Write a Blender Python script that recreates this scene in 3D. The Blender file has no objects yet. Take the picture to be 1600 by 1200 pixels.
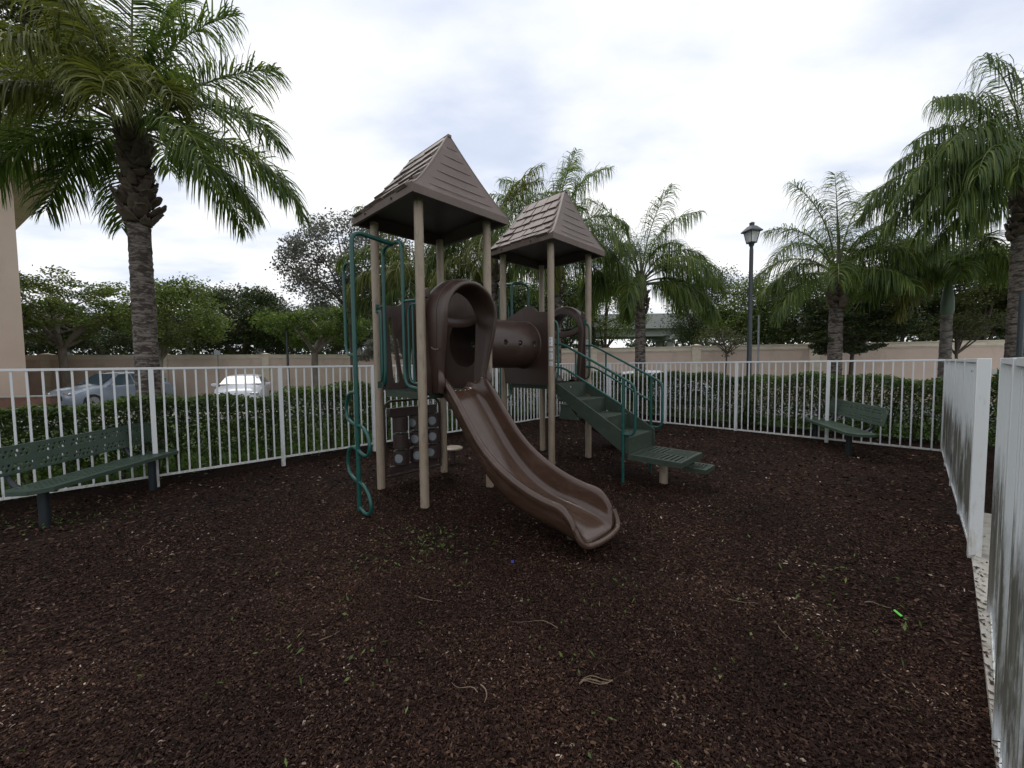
import bpy, math, random
import numpy as np
from mathutils import Vector, Matrix
from mathutils.geometry import tessellate_polygon
R=math.radians
random.seed(7); rng=np.random.default_rng(11)
scene=bpy.context.scene
col=scene.collection
# ------------------------------------------------------------------ camera maths (used to turn photo measurements into places)
F=612.0; PIT=.0512; ROL=.0104; H=1.725
def ray(px,py):
    du,dv=px-800,py-600
    c,s=math.cos(ROL),math.sin(ROL)
    u=du*c-dv*s; v=du*s+dv*c
    return np.array([u,F*math.cos(PIT)-v*math.sin(PIT),-F*math.sin(PIT)-v*math.cos(PIT)])
def atY(px,py,Y):
    r=ray(px,py); return np.array([0,0,H])+r*(Y/r[1])
def atZ(px,py,z=0.0):
    r=ray(px,py); return np.array([0,0,H])+r*((z-H)/r[2])
# ------------------------------------------------------------------ terrain
FPH=.8227; FN=np.array([math.cos(FPH),-math.sin(FPH)]); FD=np.array([math.sin(FPH),math.cos(FPH)])
BPH=.7995; BM=np.array([math.sin(BPH),math.cos(BPH)]); BD=np.array([math.cos(BPH),-math.sin(BPH)])
def sstep(a,b,x):
    t=np.clip((x-a)/(b-a),0,1); return t*t*(3-2*t)
_c,_s=math.cos(.7659),math.sin(.7659)
MOUNDS=[(-1.0724+a*_c+b*_s,5.3638-a*_s+b*_c) for a,b in ((-.532,-.532),(.532,-.532),(.532,.532),(-.532,.532),(.624,1.804),(.624,2.868),(-.44,1.804),(.045,-1.109),(1.825,1.89),(2.2,2.386))]
def terr(x,y,bump=True):
    x=np.asarray(x,float); y=np.asarray(y,float)
    s=x*FN[0]+y*FN[1]+8.30
    t=x*FD[0]+y*FD[1]
    z=-.16*(1-sstep(0.3,3.0,s))*(1-sstep(4,9,t))
    z=z-.055*np.exp(-(((x-1.05)/.42)**2+((y-3.30)/.42)**2))+.022*np.exp(-(((x-1.5)/.5)**2+((y-2.7)/.45)**2))-.03*np.exp(-(((x-2.35)/.5)**2+((y-5.6)/.4)**2))
    z=z-.07*np.exp(-(((x-6.4)/1.3)**2+((y-7.9)/1.6)**2))
    for (mx_,my_) in MOUNDS: z=z+.022*np.exp(-(((x-mx_)**2+(y-my_)**2)/.022))
    if bump:
        z=z+.012*np.sin(1.7*x+.6*y)*np.sin(1.1*y-.5*x+1)+.007*np.sin(4.1*x+1.3)*np.sin(3.7*y+.4)+.003*np.sin(9*x+2*y)*np.sin(8*y-3*x)
    return z
# ------------------------------------------------------------------ materials
def newmat(name):
    m=bpy.data.materials.new(name); m.use_nodes=True
    nt=m.node_tree; b=nt.nodes['Principled BSDF']; return m,nt,b
def N(nt,t,**k):
    n=nt.nodes.new(t)
    for a,v in k.items():
        if a.startswith('i_'): n.inputs[a[2:].replace('_',' ')].default_value=v
        else: setattr(n,a,v)
    return n
def ramp(nt,stops):
    n=nt.nodes.new('ShaderNodeValToRGB'); e=n.color_ramp.elements
    while len(e)<len(stops): e.new(.5)
    for k,(p,c) in enumerate(stops):
        e[k].position=p; e[k].color=(*c,1) if len(c)==3 else c
    return n
def coords(nt,scale=1.0,kind='Object',sv=None):
    t=nt.nodes.new('ShaderNodeTexCoord'); m=nt.nodes.new('ShaderNodeMapping')
    m.inputs['Scale'].default_value=sv if sv else (scale,)*3
    nt.links.new(t.outputs[kind],m.inputs['Vector']); return m.outputs[0]
def mottled(name,c1,c2,scale=3.0,rough=.5,rvar=.12,bump=.0,bscale=60,metal=0,detail=6,spec=.5,sv=None,dirt=None):
    m,nt,b=newmat(name); L=nt.links
    v=coords(nt,scale,sv=sv)
    n=N(nt,'ShaderNodeTexNoise'); n.inputs['Scale'].default_value=1; n.inputs['Detail'].default_value=detail; n.inputs['Roughness'].default_value=.65
    L.new(v,n.inputs['Vector'])
    r=ramp(nt,[(.3,c1),(.7,c2)]); L.new(n.outputs['Fac'],r.inputs[0]); out=r.outputs[0]
    if dirt:
        v2=coords(nt,1,sv=dirt.get('sv',(9,9,9)))
        n2=N(nt,'ShaderNodeTexNoise'); n2.inputs['Scale'].default_value=1; n2.inputs['Detail'].default_value=8; n2.inputs['Roughness'].default_value=.7
        L.new(v2,n2.inputs['Vector'])
        r2=ramp(nt,[(dirt['lo'],(0,0,0)),(dirt['hi'],(1,1,1))]); L.new(n2.outputs['Fac'],r2.inputs[0])
        mx=N(nt,'ShaderNodeMixRGB'); mx.inputs[2].default_value=(*dirt['c'],1); L.new(r2.outputs[0],mx.inputs[0]); L.new(out,mx.inputs[1]); out=mx.outputs[0]
    L.new(out,b.inputs['Base Color'])
    mr=N(nt,'ShaderNodeMapRange'); mr.inputs[3].default_value=rough-rvar; mr.inputs[4].default_value=rough+rvar
    L.new(n.outputs['Fac'],mr.inputs[0]); L.new(mr.outputs[0],b.inputs['Roughness'])
    b.inputs['Metallic'].default_value=metal; b.inputs['Specular IOR Level'].default_value=spec
    if bump:
        nb=N(nt,'ShaderNodeTexNoise'); nb.inputs['Scale'].default_value=bscale; nb.inputs['Detail'].default_value=4
        L.new(coords(nt,1),nb.inputs['Vector'])
        bp=N(nt,'ShaderNodeBump'); bp.inputs['Strength'].default_value=bump; bp.inputs['Distance'].default_value=.01
        L.new(nb.outputs['Fac'],bp.inputs['Height']); L.new(bp.outputs[0],b.inputs['Normal'])
    return m
def leafmat(name,stops,rough=.55,trans=.3,spec=.35,tcol=None):
    m,nt,b=newmat(name); L=nt.links
    g=N(nt,'ShaderNodeNewGeometry'); 
    n=N(nt,'ShaderNodeTexNoise'); n.inputs['Scale'].default_value=1.3; n.inputs['Detail'].default_value=3
    L.new(coords(nt,1),n.inputs['Vector'])
    a=N(nt,'ShaderNodeMath',operation='MULTIPLY'); a.inputs[1].default_value=.62; L.new(g.outputs['Random Per Island'],a.inputs[0])
    a2=N(nt,'ShaderNodeMath',operation='MULTIPLY_ADD'); a2.inputs[1].default_value=.9; L.new(n.outputs['Fac'],a2.inputs[0]); a2.inputs[2].default_value=-.26
    s=N(nt,'ShaderNodeMath',operation='ADD'); L.new(a.outputs[0],s.inputs[0]); L.new(a2.outputs[0],s.inputs[1])
    r=ramp(nt,stops); L.new(s.outputs[0],r.inputs[0])
    L.new(r.outputs[0],b.inputs['Base Color']); b.inputs['Roughness'].default_value=rough; b.inputs['Specular IOR Level'].default_value=spec
    t=N(nt,'ShaderNodeBsdfTranslucent'); 
    hs=N(nt,'ShaderNodeHueSaturation'); hs.inputs['Value'].default_value=1.5; hs.inputs['Saturation'].default_value=1.1; L.new(r.outputs[0],hs.inputs['Color']); L.new(hs.outputs[0],t.inputs['Color'])
    mx=N(nt,'ShaderNodeMixShader'); mx.inputs[0].default_value=trans
    L.new(b.outputs[0],mx.inputs[1]); L.new(t.outputs[0],mx.inputs[2]); L.new(mx.outputs[0],nt.nodes['Material Output'].inputs['Surface'])
    return m
M={}
M['post']=mottled('tan painted steel',(.27,.212,.155),(.33,.268,.20),2.5,.42,.1,dirt=dict(lo=.52,hi=.74,c=(.15,.115,.085),sv=(16,16,4)))
M['brown']=mottled('brown moulded plastic',(.042,.024,.0185),(.056,.033,.026),3,.36,.08,bump=.04,bscale=220,dirt=dict(lo=.54,hi=.78,c=(.078,.052,.042),sv=(8,8,2.5)))
M['slide']=mottled('brown slide plastic',(.053,.029,.019),(.074,.041,.028),2.2,.19,.06,bump=.02,bscale=90,dirt=dict(lo=.50,hi=.76,c=(.105,.066,.050),sv=(2.2,18,5)))
M['roof']=mottled('brown roof plastic',(.120,.087,.074),(.165,.122,.106),4,.55,.1,bump=.12,bscale=150,dirt=dict(lo=.55,hi=.8,c=(.22,.18,.165),sv=(6,6,9)))
M['teal']=mottled('green powder coat',(.008,.064,.054),(.013,.088,.073),6,.33,.08,dirt=dict(lo=.66,hi=.8,c=(.05,.12,.1),sv=(20,20,12)))
M['deck']=mottled('dark green vinyl coating',(.025,.039,.026),(.038,.057,.039),8,.55,.1,bump=.15,bscale=200,dirt=dict(lo=.55,hi=.75,c=(.065,.07,.055),sv=(9,9,9)))
M['bench']=mottled('bench green vinyl coating',(.038,.061,.044),(.052,.082,.058),5,.5,.1,bump=.15,bscale=220,dirt=dict(lo=.58,hi=.78,c=(.075,.085,.065),sv=(8,8,8)))
M['benchleg']=mottled('black green steel',(.010,.016,.019),(.018,.025,.028),6,.45,.1)
M['white']=mottled('white painted aluminium',(.60,.62,.63),(.70,.71,.71),2,.4,.1,dirt=dict(lo=.62,hi=.8,c=(.5,.5,.45),sv=(25,25,8)))
def whitemat():
    m,nt,b=newmat('white painted aluminium'); L=nt.links
    co=N(nt,'ShaderNodeTexCoord'); sx=N(nt,'ShaderNodeSeparateXYZ'); L.new(co.outputs['Object'],sx.inputs[0])
    n=N(nt,'ShaderNodeTexNoise'); n.inputs['Scale'].default_value=1; n.inputs['Detail'].default_value=8; n.inputs['Roughness'].default_value=.75; L.new(coords(nt,1,sv=(24,24,7)),n.inputs['Vector'])
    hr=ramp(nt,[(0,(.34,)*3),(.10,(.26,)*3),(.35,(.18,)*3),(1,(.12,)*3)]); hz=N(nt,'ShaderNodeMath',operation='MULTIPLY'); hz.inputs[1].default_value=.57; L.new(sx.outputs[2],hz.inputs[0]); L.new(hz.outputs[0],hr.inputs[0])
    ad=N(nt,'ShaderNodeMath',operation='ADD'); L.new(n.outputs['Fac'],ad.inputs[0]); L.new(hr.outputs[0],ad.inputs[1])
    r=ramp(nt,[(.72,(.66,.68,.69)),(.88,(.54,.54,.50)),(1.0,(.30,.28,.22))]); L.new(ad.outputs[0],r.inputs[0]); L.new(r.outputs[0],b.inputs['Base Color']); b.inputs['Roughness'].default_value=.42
    return m
M['white']=whitemat()
M['drum']=mottled('dark brown drum plastic and soffit shade',(.035,.021,.018),(.045,.028,.024),5,.5,.1)
M['disc']=mottled('pale grey inlay',(.19,.215,.23),(.27,.30,.32),8,.5,.1)
M['sticker']=mottled('white sticker',(.5,.53,.56),(.62,.65,.68),20,.45,.1)
M['print']=mottled('grey print',(.16,.18,.22),(.24,.26,.3),20,.5,.1)
M['bolt']=mottled('zinc bolt',(.4,.4,.4),(.55,.55,.55),20,.35,.1,metal=.8)
M['stucco']=mottled('pink beige stucco',(.55,.43,.355),(.62,.495,.415),.8,.9,.05,bump=.25,bscale=90,dirt=dict(lo=.52,hi=.8,c=(.34,.28,.23),sv=(1.2,1.2,.5)))
M['bstucco']=mottled('beige building stucco',(.52,.405,.325),(.58,.46,.375),.6,.9,.05,bump=.25,bscale=70,dirt=dict(lo=.55,hi=.85,c=(.40,.31,.25),sv=(1.5,1.5,.35)))
M['trim']=mottled('cream stucco trim',(.62,.54,.43),(.72,.63,.51),1.2,.85,.06,bump=.15,bscale=90,dirt=dict(lo=.5,hi=.75,c=(.42,.37,.29),sv=(1.5,1.5,5)))
M['concrete']=mottled('grey concrete',(.30,.30,.28),(.42,.41,.38),1.5,.9,.05,bump=.2,bscale=60,dirt=dict(lo=.5,hi=.75,c=(.2,.2,.17),sv=(2,2,2)))
M['paleconc']=mottled('pale concrete strip',(.32,.30,.265),(.46,.44,.40),6,.9,.05,bump=.3,bscale=120,dirt=dict(lo=.5,hi=.7,c=(.2,.17,.13),sv=(12,12,12)))
M['farconc']=mottled('weathered overpass concrete',(.24,.25,.24),(.36,.37,.36),.3,.9,.05)
M['asphalt']=mottled('grey asphalt',(.16,.16,.165),(.24,.24,.24),1.2,.9,.05,bump=.2,bscale=150)
M['rooftile']=mottled('brown roof tile',(.16,.12,.09),(.24,.18,.13),2,.8,.08,bump=.3,bscale=20)
M['lamp']=mottled('black lamp paint',(.02,.028,.034),(.035,.045,.052),6,.4,.1)
M['galv']=mottled('galvanised steel',(.22,.25,.25),(.32,.35,.35),8,.5,.1,metal=.3)
M['rubber']=mottled('black rubber',(.015,.015,.015),(.025,.025,.025),10,.8,.1)
M['whitecar']=mottled('white car paint',(.58,.60,.65),(.62,.64,.68),1,.22,.03)
M['greycar']=mottled('slate car paint',(.30,.35,.42),(.36,.41,.48),1,.22,.03,metal=.3)
M['chrome']=mottled('bright metal',(.6,.6,.62),(.7,.7,.72),1,.2,.03,metal=.9)
M['twig']=mottled('dry twig bark',(.12,.08,.05),(.2,.14,.09),20,.8,.1)
M['greenplastic']=mottled('lime plastic',(.09,.50,.05),(.13,.58,.06),20,.4,.1)
M['blueplastic']=mottled('blue plastic',(.012,.018,.16),(.02,.03,.22),20,.4,.1)
M['bark']=mottled('grey brown bark',(.15,.12,.095),(.29,.245,.20),1,.85,.08,bump=.6,bscale=25,sv=(9,9,3))
M['darkbark']=mottled('dark bark',(.05,.038,.03),(.11,.085,.065),1,.85,.08,bump=.6,bscale=25,sv=(9,9,3))
def glassmat():
    m,nt,b=newmat('car glass'); b.inputs['Base Color'].default_value=(.06,.09,.11,1); b.inputs['Roughness'].default_value=.08; b.inputs['Specular IOR Level'].default_value=.6
    return m
M['glass']=glassmat()
def frosted():
    m,nt,b=newmat('frosted lamp glass'); L=nt.links
    b.inputs['Base Color'].default_value=(.75,.76,.76,1); b.inputs['Roughness'].default_value=.35; b.inputs['Transmission Weight'].default_value=.45
    return m
M['frost']=frosted()
def trunkmat(name,c1,c2,dark,ring=9):
    m,nt,b=newmat(name); L=nt.links
    w=N(nt,'ShaderNodeTexWave',wave_type='BANDS',bands_direction='Z'); w.inputs['Scale'].default_value=ring/6.28*2.6; w.inputs['Distortion'].default_value=3.2; w.inputs['Detail'].default_value=6; w.inputs['Detail Scale'].default_value=1.6; w.inputs['Detail Roughness'].default_value=.75
    L.new(coords(nt,1),w.inputs['Vector'])
    n=N(nt,'ShaderNodeTexNoise'); n.inputs['Scale'].default_value=1; n.inputs['Detail'].default_value=9; n.inputs['Roughness'].default_value=.75; L.new(coords(nt,1,sv=(6,6,22)),n.inputs['Vector'])
    r=ramp(nt,[(.3,c1),(.7,c2)]); L.new(n.outputs['Fac'],r.inputs[0])
    n3=N(nt,'ShaderNodeTexNoise'); n3.inputs['Scale'].default_value=1; n3.inputs['Detail'].default_value=6; n3.inputs['Roughness'].default_value=.7; L.new(coords(nt,1,sv=(5,5,12)),n3.inputs['Vector'])
    r3=ramp(nt,[(.48,(0,0,0)),(.55,(.9,)*3)]); L.new(n3.outputs['Fac'],r3.inputs[0])
    r4=ramp(nt,[(.0,(.55,)*3),(.22,(0,0,0))]); L.new(w.outputs['Fac'],r4.inputs[0])
    mxx=N(nt,'ShaderNodeMath',operation='MAXIMUM'); L.new(r3.outputs[0],mxx.inputs[0]); L.new(r4.outputs[0],mxx.inputs[1])
    mx=N(nt,'ShaderNodeMixRGB'); L.new(mxx.outputs[0],mx.inputs[0]); L.new(r.outputs[0],mx.inputs[1]); mx.inputs[2].default_value=(*dark,1)
    L.new(mx.outputs[0],b.inputs['Base Color']); b.inputs['Roughness'].default_value=.85
    bp=N(nt,'ShaderNodeBump'); bp.inputs['Strength'].default_value=.7; bp.inputs['Distance'].default_value=.02
    ad=N(nt,'ShaderNodeMath',operation='SUBTRACT'); L.new(n.outputs['Fac'],ad.inputs[0]); L.new(mxx.outputs[0],ad.inputs[1]); L.new(ad.outputs[0],bp.inputs['Height']); L.new(bp.outputs[0],b.inputs['Normal'])
    return m
M['ptrunk']=trunkmat('ringed palm trunk',(.12,.10,.088),(.25,.215,.19),(.035,.022,.019))
M['ptrunk2']=trunkmat('smooth grey palm trunk',(.17,.155,.14),(.28,.26,.24),(.09,.075,.065),14)
M['boot']=mottled('old palm leaf base',(.062,.042,.033),(.165,.12,.095),1,.8,.08,bump=.5,bscale=40,sv=(6,6,12))
M['sheath']=mottled('grey green leaf sheath',(.16,.17,.13),(.26,.25,.2),1,.7,.08,sv=(12,12,2))
M['shaft']=mottled('green crownshaft',(.07,.11,.075),(.11,.15,.10),1,.5,.08,sv=(5,5,2))
M['frond']=leafmat('queen palm leaflets',[(0,(.026,.048,.015)),(.35,(.062,.102,.025)),(.65,(.122,.175,.038)),(.95,(.235,.27,.065))],.45,.42,.4)
M['frondold']=leafmat('yellowing palm leaflets',[(0,(.04,.06,.015)),(.4,(.10,.115,.025)),(.8,(.19,.16,.035)),(1,(.26,.19,.06))],.5,.3,.4)
M['frondolive']=leafmat('olive palm leaflets',[(0,(.045,.06,.018)),(.4,(.105,.125,.028)),(.8,(.18,.19,.045)),(1,(.27,.23,.065))],.45,.42,.4)
M['rachis']=mottled('palm rachis',(.13,.15,.06),(.2,.2,.1),6,.5,.1)
M['hedge']=leafmat('glossy hedge leaves',[(0,(.016,.03,.008)),(.35,(.042,.074,.016)),(.7,(.10,.148,.03)),(1,(.20,.27,.055))],.38,.3,.5)
M['hedgeback']=leafmat('clipped hedge leaves',[(0,(.015,.028,.008)),(.4,(.040,.068,.016)),(.75,(.10,.155,.032)),(1,(.23,.33,.065))],.4,.32,.5)
M['treeg']=leafmat('mid green tree leaves',[(0,(.04,.06,.016)),(.4,(.09,.128,.030)),(.8,(.17,.21,.05)),(1,(.25,.28,.08))],.5,.35)
M['treebright']=leafmat('bright green tree leaves',[(0,(.03,.055,.012)),(.4,(.07,.112,.02)),(.8,(.13,.18,.035)),(1,(.2,.24,.055))],.5,.38)
M['treedark']=leafmat('dark tree leaves',[(0,(.014,.022,.009)),(.4,(.034,.05,.016)),(.8,(.065,.088,.026)),(1,(.11,.135,.04))],.5,.25)
M['treegrey']=leafmat('grey green tree leaves',[(0,(.06,.065,.052)),(.4,(.12,.125,.10)),(.8,(.20,.205,.17)),(1,(.28,.28,.24))],.5,.22)
M['treeolive']=leafmat('olive tree leaves',[(0,(.02,.03,.010)),(.4,(.048,.062,.016)),(.8,(.09,.10,.03)),(1,(.15,.14,.05))],.5,.3)
M['blade']=leafmat('grass blades',[(0,(.03,.07,.01)),(.5,(.065,.13,.02)),(1,(.12,.2,.04))],.6,.3)
M['weed']=leafmat('weed leaves',[(0,(.04,.07,.018)),(.5,(.08,.14,.03)),(.8,(.14,.2,.05)),(1,(.26,.24,.08))],.5,.3)
def groundmat():
    m,nt,b=newmat('lawn ground'); L=nt.links
    n=N(nt,'ShaderNodeTexNoise'); n.inputs['Scale'].default_value=.5; n.inputs['Detail'].default_value=10; n.inputs['Roughness'].default_value=.7; L.new(coords(nt,1),n.inputs['Vector'])
    r=ramp(nt,[(.3,(.03,.055,.012)),(.55,(.06,.11,.02)),(.75,(.11,.13,.04))]); L.new(n.outputs['Fac'],r.inputs[0]); L.new(r.outputs[0],b.inputs['Base Color'])
    b.inputs['Roughness'].default_value=.95
    n2=N(nt,'ShaderNodeTexNoise'); n2.inputs['Scale'].default_value=40; L.new(coords(nt,1),n2.inputs['Vector'])
    bp=N(nt,'ShaderNodeBump'); bp.inputs['Strength'].default_value=.6; bp.inputs['Distance'].default_value=.05; L.new(n2.outputs['Fac'],bp.inputs['Height']); L.new(bp.outputs[0],b.inputs['Normal'])
    return m
M['lawn']=groundmat()
def mulchmat():
    m,nt,b=newmat('dark shredded mulch'); L=nt.links
    co=coords(nt,1)
    v=N(nt,'ShaderNodeTexVoronoi'); v.inputs['Scale'].default_value=1; v.inputs['Randomness'].default_value=1
    # stretch cells in a direction that changes with a noise so that fibres look shredded
    nz=N(nt,'ShaderNodeTexNoise'); nz.inputs['Scale'].default_value=9; L.new(co,nz.inputs['Vector'])
    ad=N(nt,'ShaderNodeVectorMath',operation='MULTIPLY_ADD'); ad.inputs[1].default_value=(.06,.06,.06); L.new(nz.outputs['Color'],ad.inputs[0]); L.new(co,ad.inputs[2])
    mp=N(nt,'ShaderNodeMapping'); mp.inputs['Scale'].default_value=(38,70,30); mp.inputs['Rotation'].default_value=(0,0,.5); L.new(ad.outputs[0],mp.inputs[0]); L.new(mp.outputs[0],v.inputs['Vector'])
    sep=N(nt,'ShaderNodeSeparateColor'); L.new(v.outputs['Color'],sep.inputs[0])
    r=ramp(nt,[(0,(.005,.0028,.0022)),(.5,(.013,.007,.0055)),(.85,(.026,.014,.010)),(1,(.055,.034,.024))]); L.new(sep.outputs[0],r.inputs[0])
    big=N(nt,'ShaderNodeTexNoise'); big.inputs['Scale'].default_value=.9; big.inputs['Detail'].default_value=5; L.new(co,big.inputs['Vector'])
    rb=ramp(nt,[(.35,(.7,.65,.65)),(.65,(1.25,1.15,1.05))]); L.new(big.outputs['Fac'],rb.inputs[0])
    mu=N(nt,'ShaderNodeMixRGB',blend_type='MULTIPLY'); mu.inputs[0].default_value=1; L.new(r.outputs[0],mu.inputs[1]); L.new(rb.outputs[0],mu.inputs[2])
    L.new(mu.outputs[0],b.inputs['Base Color']); b.inputs['Roughness'].default_value=.95; b.inputs['Specular IOR Level'].default_value=.1
    bp=N(nt,'ShaderNodeBump'); bp.inputs['Strength'].default_value=.9; bp.inputs['Distance'].default_value=.02; L.new(sep.outputs[1],bp.inputs['Height']); L.new(bp.outputs[0],b.inputs['Normal'])
    return m
M['mulch']=mulchmat()
def chipmat():
    m,nt,b=newmat('mulch chips'); L=nt.links
    g=N(nt,'ShaderNodeNewGeometry')
    r=ramp(nt,[(0,(.010,.0050,.0037)),(.50,(.0245,.0125,.0092)),(.80,(.045,.025,.0175)),(.93,(.085,.052,.036)),(.985,(.15,.11,.085)),(1,(.42,.38,.33))]); 
    vn=N(nt,'ShaderNodeTexNoise'); vn.inputs['Scale'].default_value=1.7; vn.inputs['Detail'].default_value=4; vn.inputs['Roughness'].default_value=.6; L.new(coords(nt,1),vn.inputs['Vector'])
    sh=N(nt,'ShaderNodeMath',operation='MULTIPLY_ADD'); sh.inputs[1].default_value=.26; sh.inputs[2].default_value=.85; L.new(vn.outputs['Fac'],sh.inputs[0])
    ml=N(nt,'ShaderNodeMath',operation='MULTIPLY'); L.new(g.outputs['Random Per Island'],ml.inputs[0]); L.new(sh.outputs[0],ml.inputs[1]); L.new(ml.outputs[0],r.inputs[0])
    big=N(nt,'ShaderNodeTexNoise'); big.inputs['Scale'].default_value=.8; big.inputs['Detail'].default_value=5; big.inputs['Roughness'].default_value=.65; L.new(coords(nt,1),big.inputs['Vector'])
    rb=ramp(nt,[(.33,(.68,.62,.6)),(.67,(1.35,1.18,1.05))]); L.new(big.outputs['Fac'],rb.inputs[0])
    mu=N(nt,'ShaderNodeMixRGB',blend_type='MULTIPLY'); mu.inputs[0].default_value=1; L.new(r.outputs[0],mu.inputs[1]); L.new(rb.outputs[0],mu.inputs[2])
    L.new(mu.outputs[0],b.inputs['Base Color']); b.inputs['Roughness'].default_value=.75; b.inputs['Specular IOR Level'].default_value=.15
    return m
M['chips']=chipmat()
def algaemat():
    # white paint with vertical streaks of green and black algae that stay on the lower part of the pickets
    m,nt,b=newmat('white paint with algae'); L=nt.links
    co=N(nt,'ShaderNodeTexCoord'); sx=N(nt,'ShaderNodeSeparateXYZ'); L.new(co.outputs['Object'],sx.inputs[0])
    n=N(nt,'ShaderNodeTexNoise'); n.inputs['Scale'].default_value=1; n.inputs['Detail'].default_value=7; n.inputs['Roughness'].default_value=.75; L.new(coords(nt,1,sv=(26,26,2.2)),n.inputs['Vector'])
    n2=N(nt,'ShaderNodeTexNoise'); n2.inputs['Scale'].default_value=1; n2.inputs['Detail'].default_value=6; L.new(coords(nt,1,sv=(20,20,.9)),n2.inputs['Vector'])
    hr=ramp(nt,[(.0,(.35,)*3),(.15,(.75,)*3),(.42,(.85,)*3),(.72,(.25,)*3),(.86,(0,)*3)])
    hz=N(nt,'ShaderNodeMath',operation='MULTIPLY'); hz.inputs[1].default_value=1/1.73; L.new(sx.outputs[2],hz.inputs[0]); L.new(hz.outputs[0],hr.inputs[0])
    a=N(nt,'ShaderNodeMath',operation='MULTIPLY'); L.new(hr.outputs[0],a.inputs[0]); L.new(n.outputs['Fac'],a.inputs[1])
    a2=N(nt,'ShaderNodeMath',operation='MULTIPLY'); L.new(a.outputs[0],a2.inputs[0]); L.new(n2.outputs['Fac'],a2.inputs[1])
    r=ramp(nt,[(.10,(0,0,0)),(.19,(.95,.95,.95))]); L.new(a2.outputs[0],r.inputs[0])
    cr=ramp(nt,[(.38,(.105,.105,.065)),(.5,(.06,.055,.042)),(.62,(.13,.12,.095))]); L.new(n2.outputs['Fac'],cr.inputs[0])
    mx=N(nt,'ShaderNodeMixRGB'); L.new(r.outputs[0],mx.inputs[0]); mx.inputs[1].default_value=(.55,.575,.585,1); L.new(cr.outputs[0],mx.inputs[2])
    L.new(mx.outputs[0],b.inputs['Base Color']); b.inputs['Roughness'].default_value=.5
    return m
M['algae']=algaemat()
# ------------------------------------------------------------------ mesh builder
class MB:
    def __init__(s): s.v=[]; s.f=[]
    def add(s,vs,fs):
        o=len(s.v); s.v+= [tuple(map(float,p)) for p in vs]; s.f+=[tuple(o+i for i in f) for f in fs]; return s
    def box(s,c,d,rz=0,rot=None):
        hx,hy,hz=d[0]/2,d[1]/2,d[2]/2
        m=rot if rot is not None else Matrix.Rotation(rz,3,'Z')
        vs=[Vector(c)+m@Vector((a*hx,b*hy,e*hz)) for a in(-1,1) for b in(-1,1) for e in(-1,1)]
        return s.add(vs,[(0,1,3,2),(4,6,7,5),(0,4,5,1),(2,3,7,6),(0,2,6,4),(1,5,7,3)])
    def tube(s,path,r,n=10,cap=True):
        P=[Vector(tuple(float(q) for q in p)) for p in path]; k=len(P); rr=[float(q) for q in r] if hasattr(r,"__len__") else [float(r)]*k
        if len(rr)<k: rr=rr+[rr[-1]]*(k-len(rr))
        t0=(P[1]-P[0]).normalized(); ref=Vector((0,0,1)) if abs(t0.z)<.9 else Vector((1,0,0))
        nrm=t0.cross(ref).normalized(); rings=[]
        vs=[]
        for i in range(k):
            t=((P[min(i+1,k-1)]-P[max(i-1,0)])).normalized()
            nrm=(nrm-t*nrm.dot(t)).normalized(); b=t.cross(nrm)
            vs+=[P[i]+rr[i]*(math.cos(2*math.pi*j/n)*nrm+math.sin(2*math.pi*j/n)*b) for j in range(n)]
        fs=[(i*n+j,i*n+(j+1)%n,(i+1)*n+(j+1)%n,(i+1)*n+j) for i in range(k-1) for j in range(n)]
        if cap: fs+=[tuple(range(n-1,-1,-1)),tuple((k-1)*n+j for j in range(n))]
        return s.add(vs,fs)
    def cyl(s,a,b,r,n=20,r2=None): return s.tube([a,b],[r,r2 if r2 is not None else r],n)
    def grid(s,rows):   # rows: list of lists of points, same length
        m=len(rows); n=len(rows[0])
        return s.add([p for r in rows for p in r],[(i*n+j,i*n+j+1,(i+1)*n+j+1,(i+1)*n+j) for i in range(m-1) for j in range(n-1)])
    def lathe(s,prof,c=(0,0,0),n=24):
        rows=[[(c[0]+r*math.cos(2*math.pi*j/n),c[1]+r*math.sin(2*math.pi*j/n),c[2]+z) for j in range(n+1)] for r,z in prof]
        return s.grid(rows)
    def plate(s,outer,holes,th,fn):
        # outer/holes in 2-D; fn(u,v,w) -> 3-D point, w is through the thickness
        loops=[outer]+holes
        tri=tessellate_polygon([[Vector((p[0],p[1],0)) for p in l] for l in loops])
        flat=[p for l in loops for p in l]; n=len(flat)
        vs=[fn(p[0],p[1],-th/2) for p in flat]+[fn(p[0],p[1],th/2) for p in flat]
        fs=[tuple(t) for t in tri]+[tuple(n+i for i in reversed(t)) for t in tri]
        o=0
        for l in loops:
            k=len(l)
            fs+=[(o+i,o+(i+1)%k,n+o+(i+1)%k,n+o+i) for i in range(k)]; o+=k
        return s.add(vs,fs)
    def build(s,name,mat,parent=None,smooth=True,ang=38,bevel=0,solid=0,seg=2):
        me=bpy.data.meshes.new(name); me.from_pydata(s.v,[],s.f); me.validate(); 
        import bmesh
        bm=bmesh.new(); bm.from_mesh(me); bmesh.ops.remove_doubles(bm,verts=bm.verts,dist=1e-5); bmesh.ops.recalc_face_normals(bm,faces=bm.faces); bm.to_mesh(me); bm.free()
        if smooth:
            me.polygons.foreach_set('use_smooth',[True]*len(me.polygons)); me.set_sharp_from_angle(angle=R(ang))
        me.materials.append(M[mat] if isinstance(mat,str) else mat)
        o=bpy.data.objects.new(name,me); col.objects.link(o)
        if parent is not None: o.parent=parent
        if solid:
            md=o.modifiers.new('solid','SOLIDIFY'); md.thickness=solid; md.offset=0
        if bevel:
            md=o.modifiers.new('bevel','BEVEL'); md.width=bevel; md.segments=seg; md.limit_method='ANGLE'; md.angle_limit=R(40)
        return o
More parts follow.
